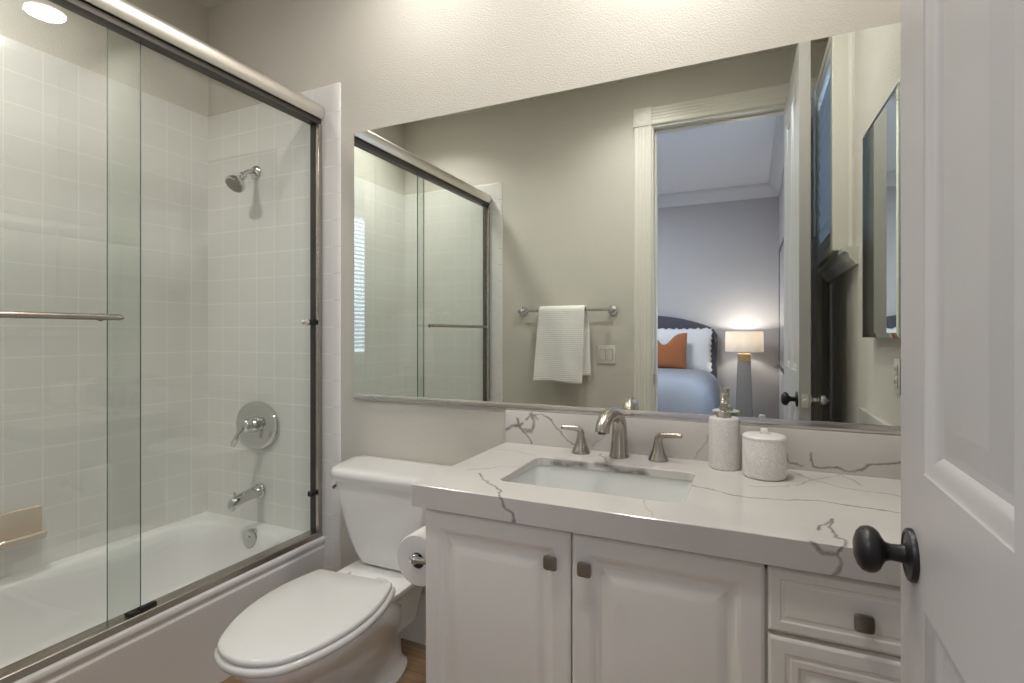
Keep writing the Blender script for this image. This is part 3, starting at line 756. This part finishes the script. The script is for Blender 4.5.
def front(name, x0, x1, z0, z1, prof, T=.019):
    b = MB(); y = VY - .0006
    rings = [[(x0, y, z0), (x1, y, z0), (x1, y, z1), (x0, y, z1)]]
    rings += [[(x0+i, y-T-h, z0+i), (x1-i, y-T-h, z0+i), (x1-i, y-T-h, z1-i), (x0+i, y-T-h, z1-i)] for i, h in prof]
    b.loft(rings, True, True)
    return b.build(name, M['cab'], t, 12)
RP = [(.0, -.0045), (.003, -.0015), (.006, 0), (.040, 0), (.043, -.0012), (.047, -.0025), (.052, -.0065), (.058, -.0085), (.066, -.0085), (.072, -.0065), (.096, -.0012), (.100, -.0008)]
DR = [(.0, -.0045), (.003, -.0015), (.006, 0), (.020, 0), (.023, -.0022), (.029, -.0028), (.032, -.0015), (.034, -.0012)]
DR2 = [(.0, -.0045), (.003, -.0015), (.006, 0), (.028, 0), (.031, -.0025), (.036, -.0028), (.040, -.001), (.050, -.001), (.056, -.006), (.062, -.0062), (.078, -.0012)]
d1 = front('door', -.7405, -.3595, .100, .750, RP)
d2 = front('door', -.3555, .0265, .100, .750, RP)
q1 = front('drawer', .0325, .334, .629, .750, DR)
q2 = front('drawer', .0325, .334, .358, .620, DR2)
q3 = front('drawer', .0325, .334, .100, .350, DR2)
b = MB(); b.box(.336, VX1, VY - .0196, VY - .0006, .100, .750, .002); b.build('filler_strip', M['cab'], t, 0)
def knob(x, z, parent):
    b = MB(); y = VY - .0196
    b.cyl((x, y + .004, z), (x, y - .014, z), .006, 14, r1=.008)
    def sq(w, yy):
        pts = []
        for k in range(32):
            a = 2 * PI * k / 32 + PI / 4; c_, s_ = math.cos(a), math.sin(a); e = 0.38
            pts.append((x + w * math.copysign(abs(c_) ** e, c_), yy, z + w * math.copysign(abs(s_) ** e, s_)))
        return pts
    b.loft([sq(.0135, y - .013), sq(.0155, y - .015), sq(.0158, y - .019), sq(.0145, y - .0215), sq(.010, y - .0225)])
    return b.build('knob', M['pewter'], parent, 40)
knob(-.400, .683, d1); knob(-.322, .683, d2); knob(.183, .684, q1); knob(.183, .489, q2); knob(.183, .225, q3)

# ------------------------------------------------------------------ countertop, splashes, sink
HX0, HX1, HY0, HY1 = -.585, -.131, -.452, -.170
n = 8
X1c = XR - .0006
rings = [rrect(HX0, HX1, HY0, HY1, .022, CT - .022, n), rrect(HX0, HX1, HY0, HY1, .022, CT - .002, n), rrect(HX0 - .002, HX1 + .002, HY0 - .002, HY1 + .002, .024, CT, n),
         srect(CX + .002, X1c - .001, CYF + .002, -.0012, CT, n), srect(CX, X1c, CYF, -.0008, CT - .002, n), srect(CX, X1c, CYF, -.0008, CB + .001, n), srect(CX + .001, X1c, CYF + .001, -.0008, CB, n),
         srect(CX + .03, X1c - .01, CYF + .03, -.015, CB, n), srect(CX + .03, X1c - .01, CYF + .03, -.015, CT - .022, n), rrect(HX0, HX1, HY0, HY1, .022, CT - .022, n)]
ct = MB(); ct.loft(rings, False, False)
bmesh.ops.remove_doubles(ct.bm, verts=ct.bm.verts, dist=1e-6)
ct = tag(ct.build('countertop', M['marble'], None, 25), 'white marble look countertop with thick mitred edge on the vanity', 'countertop')
tag(MB().box(CX, X1c, -.0205, -.0008, CT + .0002, .9265, .0012).build('backsplash', M['marble'], None, 25), 'low veined marble look backsplash under the mirror', 'backsplash')
tag(MB().box(XR - .0205, X1c, CYF + .004, -.0210, CT + .0002, .9265, .0012).build('side_splash', M['marble'], None, 25), 'low marble look side splash on the right wall', 'side splash')
t = thing('sink', 'white rectangular undermount sink set in the countertop', 'sink', ((HX0 + HX1) / 2, (HY0 + HY1) / 2, .66))
b = MB(); z = CT - .0225
def sr(d, z, r): return rrect(HX0 + d, HX1 - d, HY0 + d, HY1 - d, r, z, n)
b.loft([sr(.0, z - .15, .05), sr(-.02, z - .10, .045), sr(-.025, z - .012, .04), sr(-.026, z, .04), sr(-.004, z, .026), sr(-.003, z - .004, .026), sr(.004, z - .06, .035), sr(.016, z - .105, .05), sr(.032, z - .125, .055), sr(.06, z - .134, .05), sr(.11, z - .138, .025)], True, True)
b.build('basin', M['sink'], t, 50)
MB().lathe([(.032, 0), (.032, .002), (.028, .0035), (.022, .001), (.02, .004), (0, .006)], ((HX0+HX1)/2, -.30, z - .1385), (0, 0, 1), 28).build('drain', M['nickel'], t)

# ------------------------------------------------------------------ faucet
FX, FY = -.360, -.072
t = thing('faucet', 'brushed nickel widespread faucet with two lever handles behind the sink', 'faucet', (FX, FY, CT))
b = MB()
pts = [(0, 0), (0, .004), (0, .012), (.001, .03), (.003, .06), (.004, .082), (.001, .102), (-.010, .120), (-.030, .133), (-.056, .139), (-.086, .1385), (-.112, .1330), (-.131, .1225), (-.142, .110), (-.146, .096)]
rad = [.030, .030, .0275, .0252, .0235, .0222, .0214, .0210, .0208, .0207, .0206, .0205, .0204, .0202, .0195]
SW = R(6)   # the spout is swung a little to the left
b.tube([(FX + y * math.sin(SW), FY + y * math.cos(SW), CT + .0002 + z) for y, z in pts], rad, 24, up=(1, 0, 0))
b.build('spout', M['nickel'], t, 50)
b = MB(); b.lathe([(.012, 0), (.012, .003), (.009, .003), (.009, -.001), (0, -.001)], (FX - .1465 * math.sin(SW), FY - .1465 * math.cos(SW), CT + .0935), (0, 0, 1), 20); b.build('aerator', M['pewter'], t)
def handle(x, y, s):
    b = MB(); s_ = s; s = s * (.86 if s < 0 else 1)
    b.lathe([(.0285, .0), (.0285, .004), (.0262, .009), (.0205, .022), (.0160, .036), (.013, .050), (.0122, .055)], (x, y, CT + .0002), (0, 0, 1), 28)
    b.tube([(x, y, CT + .053), (x, y, CT + .062), (x + s * .004, y - .001, CT + .0705), (x + s * .014, y - .004, CT + .0765), (x + s * .03, y - .009, CT + .0785), (x + s * .052, y - .016, CT + .0795), (x + s * .066, y - .020, CT + .080), (x + s * .069, y - .021, CT + .080)],
           [.0122, .0118, .0108, .0095, .0082, .0078, .0078, .006], 16)
    return b.build('handle', M['nickel'], t, 50)
handle(-.481, -.070, -1); handle(-.245, -.068, 1)

# ------------------------------------------------------------------ soap dispenser and jar
t = thing('soap_dispenser', 'tall white embossed pump bottle beside the lidded jar', 'soap dispenser', (-.0640, -.078, CT))
o = (-.0640, -.078, CT + .0002)
MB().lathe([(.0365, 0), (.0392, .002), (.0402, .005), (.0402, .134), (.0392, .139), (.0365, .141), (.018, .1415), (0, .1415)], o, (0, 0, 1), 48).build('bottle', M['maze'], t)
b = MB(); b.lathe([(.020, .141), (.020, .147), (.018, .150), (.017, .156), (.013, .158), (.0075, .160), (.0075, .178), (.0100, .180), (.0110, .186), (.0110, .204), (.0095, .208), (0, .208)], o, (0, 0, 1), 28)
b.tube([(o[0], o[1], o[2] + .195), (o[0] - .001, o[1] - .016, o[2] + .196), (o[0] - .002, o[1] - .030, o[2] + .192), (o[0] - .002, o[1] - .037, o[2] + .186)], [.008, .007, .0055, .005], 14)
b.build('pump', M['pump'], t, 45)
t = thing('lidded_jar', 'short wide white embossed jar with a knobbed lid', 'jar', (.036, -.130, CT))
o = (.036, -.130, CT + .0002)
MB().lathe([(.046, 0), (.0510, .003), (.0525, .008), (.0525, .097), (.0515, .099), (0, .099)], o, (0, 0, 1), 48).build('jar_body', M['maze'], t)
l = MB().lathe([(.0520, .0992), (.0530, .101), (.0530, .106), (.050, .1095), (.033, .1115), (0, .112)], o, (0, 0, 1), 48).build('lid', M['ceramic'], t)
b = MB(); b.box(o[0] - .009, o[0] + .009, o[1] - .009, o[1] + .009, o[2] + .111, o[2] + .126, .003, 3); b.build('lid_knob', M['ceramic'], l)

# ------------------------------------------------------------------ toilet
TX = -1.151
t = thing('toilet', 'white two piece toilet with closed lid beside the tub', 'toilet', (TX, -.35, FL))
def egg(hw, yr, yf, z, rear=.42, n=48, sq=2.0, tipp=2.0, yw=None):
    """outline: rear end at yr with flat-ish back of half width rear*hw, tip at yf, widest near yw"""
    yw = (yr + (yf - yr) * .42) if yw is None else yw
    pts = []
    for k in range(n):
        a = 2 * PI * k / n
        c, s = math.cos(a), math.sin(a)
        if s >= 0:   # front half
            e = 2.0 / tipp
            x = hw * math.copysign(abs(c) ** e, c); y = yw + (yf - yw) * abs(s) ** e
        else:        # rear half, squarer
            e = 2.0 / sq
            x = hw * math.copysign(abs(c) ** e, c); y = yw + (yr - yw) * abs(s) ** e
            x *= 1 - (1 - rear) * (abs(y - yw) / abs(yr - yw)) ** 2.0
        pts.append((TX + x, y, z))
    return pts
LIDP = [(0, 0), (0, .40), (.001, .70), (.006, .765), (.020, .800), (.06, .840), (.14, .905), (.25, .970), (.34, .996), (.41, 1.0), (.51, .985), (.62, .932), (.73, .842), (.83, .720), (.915, .575), (.960, .405), (.988, .225), (1.0, 0)]
def lidring(hw, yr, yf, z, sub=3):
    P = [Vector((a, b)) for a, b in LIDP]; side = []
    for i in range(len(P) - 1):
        p0, p1, p2, p3 = P[max(i - 1, 0)], P[i], P[i + 1], P[min(i + 2, len(P) - 1)]
        if i < 3: p0, p3 = 2 * p1 - p2, 2 * p2 - p1
        for k in range(sub):
            u = k / sub
            side.append(.5 * ((2 * p1) + (p2 - p0) * u + (2 * p0 - 5 * p1 + 4 * p2 - p3) * u * u + (3 * p1 - p0 - 3 * p2 + p3) * u ** 3))
    side.append(P[-1])
    f = lambda q, s_: (TX + s_ * hw * max(q[1], 0), yr + (yf - yr) * q[0], z)
    return [f(q, 1) for q in side] + [f(q, -1) for q in reversed(side[1:-1])]
# bowl: rim down to the pedestal foot
rings = [egg(.098, -.115, -.54, FL+.0005, .9, sq=3.2), egg(.101, -.112, -.545, FL+.015, .9, sq=3.2), egg(.092, -.12, -.53, FL+.026, .9, sq=3.0), egg(.082, -.125, -.515, .075, .9, sq=3.0),
         egg(.080, -.125, -.52, .12, .9, sq=2.8), egg(.090, -.13, -.555, .17, .88, sq=2.6), egg(.116, -.14, -.63, .225, .85, sq=2.5), egg(.148, -.17, -.715, .285, .80, sq=2.6), egg(.170, -.24, -.765, .335, .78, sq=2.8), egg(.177, -.28, -.783, .362, .78, sq=3.0), egg(.175, -.29, -.780, .372, .78, sq=3.0), egg(.150, -.31, -.75, .374, .78, sq=3)]
b = MB(); b.loft(rings)
bowl = b.build('bowl', M['porc'], t, 50)
# shelf behind the bowl which carries the tank
b = MB()
def deck(x, y0, y1, z, r): return rrect(TX - x, TX + x, y0, y1, r, z, 6)
b.loft([deck(.075, -.34, -.09, .18, .03), deck(.088, -.345, -.065, .28, .03), deck(.130, -.345, -.045, .340, .03), deck(.143, -.348, -.036, .358, .03), deck(.143, -.346, -.038, .368, .03), deck(.136, -.338, -.045, .371, .025)])
b.build('bowl_deck', M['porc'], t, 50)
# tank: narrow at the foot, flaring to the lid
def tk(hw, yf, yb, z, r): return rrect(TX - hw, TX + hw, yf, yb, r, z, 7)
b = MB(); b.loft([tk(.098, -.185, -.055, .3745, .03), tk(.118, -.197, -.040, .384, .035), tk(.142, -.203, -.030, .42, .04), tk(.168, -.208, -.022, .47, .045), tk(.191, -.213, -.018, .53, .05), tk(.206, -.216, -.015, .59, .05), tk(.216, -.220, -.014, .64, .05), tk(.219, -.221, -.014, .666, .05)])
b.build('tank', M['porc'], t, 60)
def tl(d, z):
    p = []
    for (x, y, zz) in rrect(TX - .270, TX + .270, -.236, -.008, .05, z + .009, 8):
        k = min(max((-y - .010) / .222, 0), 1)
        sc = 1 - .17 * k ** 1.8
        p.append((TX + (x - TX) * sc * (1 - d / .25), -.121 + (y + .121) * (1 - d / .111), zz))
    return p
b = MB(); b.loft([tl(.012, .6572), tl(.004, .660), tl(.002, .672), tl(.0, .676), tl(.0, .684), tl(.002, .692), tl(.008, .699), tl(.020, .7025), tl(.05, .7035)])
b.build('tank_lid', M['porc'], t, 50)
# seat ring and lid
b = MB(); b.loft([lidring(.170, -.335, -.790, .3748), lidring(.181, -.328, -.802, .378), lidring(.185, -.325, -.807, .386), lidring(.183, -.326, -.805, .394), lidring(.177, -.331, -.799, .3985), lidring(.162, -.345, -.78, .3995)])
seat = b.build('seat', M['porc_seat'], t, 50)
b = MB(); b.loft([lidring(.169, -.341, -.790, .4005), lidring(.177, -.337, -.798, .4025), lidring(.178, -.336, -.799, .408), lidring(.176, -.337, -.797, .4135), lidring(.170, -.342, -.790, .4165), lidring(.10, -.42, -.70, .418)])
lid = b.build('lid', M['porc_seat'], t, 50)
# seat, lid and bowl stand a few degrees askew to the wall
for o, a in ((seat, 5.0), (lid, 5.0), (bowl, 4.5)):
    pv = Vector((TX, -.335, 0)) - wloc(t)
    o.data.transform(Matrix.Translation(pv) @ Matrix.Rotation(R(a), 4, 'Z') @ Matrix.Translation(-pv))
for s in (-1, 1):
    b = MB(); b.box(TX + s * .075 - .02, TX + s * .075 + .02, -.332, -.292, .3712, .402, .006, 3); b.build('hinge', M['porc_seat'], t)
b = MB(); b.lathe([(.012, 0), (.012, .006), (.006, .009), (.0055, .016)], (TX - .214, -.155, .640), (-1, 0, 0), 16)
b.tube([(TX - .228, -.155, .640), (TX - .231, -.163, .638), (TX - .232, -.180, .632), (TX - .232, -.190, .628)], [.006, .006, .005, .006], 12)
b.build('flush_lever', M['pewter'], t, 45)
for s in (-1, 1):
    b = MB(); b.lathe([(.013, 0), (.013, .010), (.009, .016), (0, .018)], (TX + s * .104, -.29, FL + .026), (0, 0, 1), 16); b.build('bolt_cap', M['porc'], t)

# ------------------------------------------------------------------ paper holder and roll
PX, PZ = -.820, .584
t = thing('toilet_paper_holder', 'chrome paper holder on the side of the vanity', 'paper holder', (VX0, -.43, PZ))
for yy in (-.486, -.344):
    b = MB(); b.lathe([(.016, 0), (.016, .004), (.012, .008), (.0085, .012), (.008, .022)], (VX0 - .0003, yy, PZ), (-1, 0, 0), 24)
    b.tube([(VX0 - .018, yy, PZ), (PX + .016, yy, PZ), (PX + .008, yy, PZ)], [.008, .0085, .010], 16)
    b.lathe([(0, -.0125), (.008, -.011), (.013, -.005), (.0138, 0), (.013, .005), (.008, .011), (0, .0125)], (PX, yy, PZ), (0, 1, 0), 24)
    b.build('post', M['chrome'], t, 50)
b = MB(); b.cyl((PX, -.478, PZ), (PX, -.352, PZ), .0090, 18)
b.build('roller', M['chrome'], t, 45)
t = thing('toilet_paper_roll', 'white toilet paper roll hanging on the vanity side holder', 'toilet paper roll', (PX, -.415, PZ - .0108))
ring = lambda r, y: [(PX + r * math.cos(2*PI*k/48), y, PZ - .0108 + r * math.sin(2*PI*k/48)) for k in range(48)]
b = MB(); ro, ri = .0700, .0215
b.loft([ring(ri, -.468), ring(ri + .001, -.470), ring(ro - .003, -.470), ring(ro, -.467), ring(ro, -.363), ring(ro - .003, -.360), ring(ri, -.360)], False, False)
b.build('paper', M['paper'], t, 40)
b = MB(); b.loft([ring(ri - .0015, -.469), ring(ri - .0002, -.469), ring(ri - .0002, -.361), ring(ri - .0015, -.361), ring(ri - .0015, -.469)], False, False); b.build('cardboard_core', M['core'], t, 40)

# ------------------------------------------------------------------ recessed ceiling lights, with two added fill lights
t = thing('recessed_light', 'round recessed ceiling light above the sink', 'ceiling light', (CANS[0][0], CANS[0][1], CEIL), 'recessed ceiling lights')
b = MB(); b.lathe([(.076, -.0005), (.100, -.0005), (.100, -.004), (.094, -.008), (.080, -.010), (.076, -.006)], (*CANS[0], CEIL), (0, 0, 1), 48, cap=False); b.build('trim_ring', M['plastic'], t)
b = MB(); b.lathe([(.077, -.001), (.077, -.005), (.070, -.0075), (0, -.009)], (*CANS[0], CEIL), (0, 0, 1), 40); b.build('lens', M['lens'], t)
for p, lb in zip(CANS[1:], ('round recessed ceiling light above the toilet', 'added round fill light in the ceiling above the tub', 'added round fill light in the ceiling near the doorway')):
    c2 = copy_tree(t); c2.location = (*p, CEIL); c2['label'] = lb  # tub and doorway copies are the added fill fixtures

# ------------------------------------------------------------------ towel bar, towel, switch (wall facing the mirror)
TZ = 1.336; TYB = YF + .070
t = thing('towel_bar', 'chrome towel bar with round mounts on the wall by the doorway', 'towel bar', (-1.065, YF, TZ))
for x in (-1.366, -.764):
    b = MB(); b.lathe([(.033, 0), (.033, .003), (.030, .007), (.016, .010), (.011, .014), (.010, .050), (.013, .058), (.013, .076), (.009, .082), (0, .083)], (x, YF, TZ), (0, 1, 0), 28); b.build('mount', M['chrome'], t)
MB().cyl((-1.366, TYB, TZ), (-.764, TYB, TZ), .0085, 20).build('bar', M['chrome'], t)
def towel():
    b = MB(); nx = 22
    path = []
    for k in range(30): path.append((TYB + .0245, .885 + (TZ - .885) * k / 30, 0))
    for k in range(9):
        a = PI * k / 8; path.append((TYB + .0245 * math.cos(a), TZ + .0245 * math.sin(a), 1))
    for k in range(1, 26): path.append((TYB - .0245, TZ - (TZ - .93) * k / 25, 2))
    rows = []
    for i, (y, z, w) in enumerate(path):
        row = []
        for j in range(nx + 1):
            u = j / nx
            f = (TZ + .02 - z) / .47
            if w == 2: x0, x1 = -1.21 - .006 * f, -.905 + .012 * f
            else: x0, x1 = -1.222 - .036 * f, -.918 - .018 * f
            x = x0 + (x1 - x0) * u
            fold = .007 * f * math.sin(u * 9 + z * 2) + .003 * noise.noise((x * 14, z * 9, w * 5.0))
            yy = y + (fold + .004 * f if w != 2 else fold * .3)
            row.append((x, yy, z + .006 * math.sin(u * 5) * (f if w != 2 else f * .6)))
        rows.append(row)
    b.loft(rows, False, False, closed=False)
    o = b.build('hand_towel', M['towel'], None, 60)
    m = o.modifiers.new('thick', 'SOLIDIFY'); m.thickness = .014; m.offset = 0.0
    m = o.modifiers.new('round', 'SUBSURF'); m.levels = 1; m.render_levels = 1
    return o
tag(towel(), 'folded white ribbed hand towel draped over the towel bar', 'towel')
t = thing('light_switch', 'double rocker light switch plate beside the door casing', 'light switch', (-.806, YF, 1.06))
b = MB(); b.box(-.863, -.749, YF + .0002, YF + .006, 1.003, 1.117, .003, 3); b.build('wall_plate', M['plastic'], t)
for x in (-.829, -.783):
    MB().box(x - .0185, x + .0185, YF + .0058, YF + .0066, 1.025, 1.095).build('rocker_shade', M['gap'], t, 0)  # dark plate draws the shade line around the rocker
    b = MB(); b.prism([(YF + .005, 1.027), (YF + .0075, 1.027), (YF + .0125, 1.093), (YF + .005, 1.093)], 0, x - .0165, x + .0165); b.build('rocker', M['plastic'], t, 0)

# ------------------------------------------------------------------ right wall: mirrored cabinet, outlet
t = thing('medicine_cabinet', 'mirrored medicine cabinet hung on the right wall', 'medicine cabinet', (XR, -.20, 1.18))
b = MB(); b.box(.362, XR - .0005, -.424, -.012, 1.182, 1.838, .002); b.build('cabinet_body', M['trim'], t, 0)
ang = R(1.15)
b = MB(); L = .425; th = .006
def mp(s, d, z):  # s along the door away from the hinge, d outward
    return (.3575 - s * math.sin(ang) - d * math.cos(ang), -.006 - s * math.cos(ang) + d * math.sin(ang), z)
bv = .014
b.mi = 1
ro = [[mp(i, d, 1.178 + i), mp(L - i, d, 1.178 + i), mp(L - i, d, 1.845 - i), mp(i, d, 1.845 - i)] for i, d in ((0, 0), (0, th - .002), (bv, th))]
V = b.loft(ro, True, True)
for f in b.bm.faces:
    if all(((v.co - Vector(mp(0, 0, 0))).dot(Vector((-math.cos(ang), math.sin(ang), 0)))) > th - .0025 for v in f.verts): f.material_index = 0
b.build('mirror_door', [M['mirror'], M['mirror_edge']], t, 0)
t = thing('wall_outlet', 'white outlet plate on the right wall above the side splash', 'outlet', (XR, -.115, 1.074))
b = MB(); b.box(XR - .006, XR - .0002, -.147, -.083, 1.024, 1.122, .003, 3); b.build('wall_plate', M['plastic'], t)
for z in (1.055, 1.091):
    b = MB(); b.box(XR - .0085, XR - .005, -.132, -.098, z - .015, z + .015, .004, 3); o = b.build('socket', M['plastic'], t)
    for dy in (-.007, .007):
        b = MB(); b.box(XR - .0092, XR - .008, -.115 + dy - .001, -.115 + dy + .001, z - .004, z + .006); b.build('slot', M['dark'], o, 0)

# ------------------------------------------------------------------ bedroom things
t = thing('bed', 'upholstered charcoal bed with arched headboard in the bedroom', 'bed', (-1.2, -3.3, 0))
BX0, BX1 = -2.15, -.31
b = MB(); top = []
N = 40
for k in range(N + 1):
    u = k / N; x = BX0 + (BX1 - BX0) * u
    e = min(u, 1 - u) * (BX1 - BX0)
    z = 1.40 - .17 * (abs(u - .5) * 2) ** 2.6 - (.05 * max(0, 1 - e / .06) ** 2)
    top.append((x, z))
poly = [(BX0, .02)] + top + [(BX1, .02)]
rings = []
cxm, czm = (BX0 + BX1) / 2, .7
for d, y in ((.012, -4.385), (0, -4.372), (0, -4.325), (.004, -4.312), (.016, -4.302)):
    rings.append([(x + (d if x < cxm else -d) * min(1, abs(x - cxm) / .4), y, z - (d if z > .1 else 0)) for x, z in poly])
b.loft(rings); b.build('headboard', M['headboard'], t, 45)
b = MB(); b.box(BX0 + .03, BX1 - .03, -4.30, -2.25, .16, .38, .02, 3); b.build('bed_base', M['headboard'], t)
for x in (BX0 + .1, BX1 - .1):
    for y in (-4.2, -2.35):
        b = MB(); b.cyl((x, y, 0.001), (x, y, .165), .022, 12, r1=.03); b.build('leg', M['frame_dark'], t)
b = MB(); b.box(BX0 + .03, BX1 - .03, -4.297, -2.25, .382, .735, .05, 4); b.build('mattress', M['linen'], t)
def draped():
    b = MB(); ny, nxx = 40, 60
    rows = []
    for i in range(ny + 1):
        y = -3.98 + (-2.16 + 3.98) * i / ny
        row = []
        for j in range(nxx + 1):
            s = j / nxx * 2 - 1
            hw = (BX1 - BX0) / 2 - .04; cx = (BX0 + BX1) / 2
            L = hw + .50; d = abs(s) * L
            if d < hw - .10: xo, zz = d, .798
            else:
                e = d - (hw - .10)
                if e < .2:
                    a = e / .2 * R(72); xo = hw - .10 + .16 * math.sin(a); zz = .798 - .16 * (1 - math.cos(a))
                else:
                    q = e - .2; xo = hw - .10 + .16 * math.sin(R(72)) + q * .22; zz = .798 - .16 * (1 - math.cos(R(72))) - q * .97
            fo = max(0, (d - hw) / .5)
            xo += .02 * fo * math.sin(y * 16) 
            zz += .012 * noise.noise((cx + math.copysign(xo, s) * 3.0, y * 3.0, 2.0)) * (1 - fo)
            yy = y
            if i > ny - 6:
                q = (i - (ny - 6)) / 6; zz -= .25 * q * q if fo < .5 else 0.05 * q
            row.append((cx + math.copysign(xo, s), yy, max(zz, .30)))
        rows.append(row)
    b.loft(rows, False, False, closed=False)
    o = b.build('duvet', M['duvet'], None, 80)
    m = o.modifiers.new('thick', 'SOLIDIFY'); m.thickness = .03; m.offset = 1.0
    m = o.modifiers.new('round', 'SUBSURF'); m.levels = 1; m.render_levels = 1
    return o
tag(draped(), 'pale blue grey duvet draped over the bed', 'duvet')
def cushion(name, label, cat, m, w, h, thk, loc, tilt, group=None, ruffle=0.0, chop=0.0, rz=0.0):
    """square pillow standing on its lower edge, leaning back by tilt"""
    b = MB(); n = 22; V = {}
    for side in (1, -1):
        for i in range(n + 1):
            for j in range(n + 1):
                u, v = i / n * 2 - 1, j / n * 2 - 1
                edge = max(abs(u), abs(v))
                if side < 0 and edge >= .999: V[(side, i, j)] = V[(1, i, j)]; continue
                pinch = 1 - .07 * (1 - abs(u * v)) * (abs(u) ** 4 + abs(v) ** 4) / 2
                x, z = u * w / 2 * pinch, v * h / 2 * pinch
                if chop: z -= chop * max(0, v) ** 1.5 * math.exp(-(u / .38) ** 2)
                if ruffle:
                    kk = max(0, (edge - .86) / .14)
                    x += ruffle * kk * math.sin(v * 26) * (1 if abs(u) >= abs(v) else 0); z += ruffle * kk * math.sin(u * 26) * (1 if abs(v) > abs(u) else 0)
                t_ = thk / 2 * (max(0, 1 - (abs(u)) ** 2.6) * max(0, 1 - (abs(v)) ** 2.6)) ** .55
                y = side * t_ + .01 * noise.noise((x * 6, z * 6, side + loc[0])) * (1 - edge)
                V[(side, i, j)] = b.bm.verts.new((x, -y, z))
    for side in (1, -1):
        for i in range(n):
            for j in range(n):
                q = [V[(side, i, j)], V[(side, i + 1, j)], V[(side, i + 1, j + 1)], V[(side, i, j + 1)]]
                b._f(q if side > 0 else q[::-1])
    bmesh.ops.transform(b.bm, matrix=Matrix.Translation(loc) @ Matrix.Rotation(rz, 4, 'Z') @ Matrix.Rotation(tilt, 4, 'X') @ Matrix.Translation((0, 0, h / 2)), verts=b.bm.verts)
    return tag(b.build(name, m, None, 80), label, cat, group)
cushion('pillow', 'white ruffle edged pillow against the headboard, right of the pair', 'pillow', M['linen'], .62, .47, .15, (-.665, -4.17, .79), R(12), 'ruffled white pillows', .010)
cushion('pillow', 'white ruffle edged pillow against the headboard, left of the pair', 'pillow', M['linen'], .62, .47, .15, (-1.33, -4.17, .79), R(12), 'ruffled white pillows', .010)
cushion('throw_pillow', 'rust orange throw pillow in front of the white pillows', 'pillow', M['rust'], .46, .39, .13, (-.815, -3.99, .815), R(10), None, 0, .13)
cushion('pillow', 'small white pillow left of the rust throw pillow', 'pillow', M['linen'], .40, .26, .12, (-1.27, -3.90, .84), R(14))

t = thing('table_lamp', 'table lamp with white drum shade and grey tapered column by the bed', 'lamp', (-.045, -4.13, 0))
LX, LY = -.045, -4.13
b = MB()
def sqr(h_, z, e=.012): return rrect(LX - h_, LX + h_, LY - h_, LY + h_, e, z, 3)
b.loft([sqr(.092, .001), sqr(.092, .03), sqr(.062, .90), sqr(.060, .915)]); b.build('column', M['lamp_gray'], t, 40)
b = MB(); b.loft([sqr(.060, .9155), sqr(.060, .985), sqr(.055, .988)]); b.cyl((LX, LY, .988), (LX, LY, 1.06), .012, 16); b.build('brass_neck', M['brass'], t, 40)
b = MB()
sh = lambda r, z: [(LX + r * math.cos(2*PI*k/48), LY + r * math.sin(2*PI*k/48), z) for k in range(48)]
b.loft([sh(.180, 1.008), sh(.176, 1.212), sh(.1745, 1.212), sh(.1785, 1.008), sh(.180, 1.008)], False, False); b.build('lamp_shade', M['shade'], t, 60)
bulb = MB(); bulb.lathe([(.012, 1.06), (.014, 1.07), (.028, 1.10), (.030, 1.115), (.022, 1.135), (0, 1.142)], (LX, LY, 0), (0, 0, 1), 20)
bulb.build('bulb', mat('bulb_glow', (1, 1, 1), .5, emit=(1.0, .86, .70), estr=3), t)
pl = bpy.data.lights.new('bedside_bulb', 'POINT'); pl.energy = 8; pl.color = (1.0, .91, .83); pl.shadow_soft_size = .032
po = bpy.data.objects.new('bedside_bulb', pl); po.location = (LX, LY, 1.165); COL.objects.link(po)

t = thing('framed_print', 'large dark framed print on the bedroom right wall', 'picture', (BXR, -3.50, .85))
b = MB()
for (y0, y1, z0, z1) in ((-4.02, -3.985, .85, 2.0), (-3.005, -2.97, .85, 2.0), (-3.985, -3.005, .85, .885), (-3.985, -3.005, 1.965, 2.0)):
    b.box(BXR - .018, BXR - .0005, y0, y1, z0, z1, .002)
b.build('frame', M['frame_dark'], t, 0)
MB().box(BXR - .014, BXR - .001, -3.984, -3.006, .886, 1.964).build('print', M['print'], t, 0)
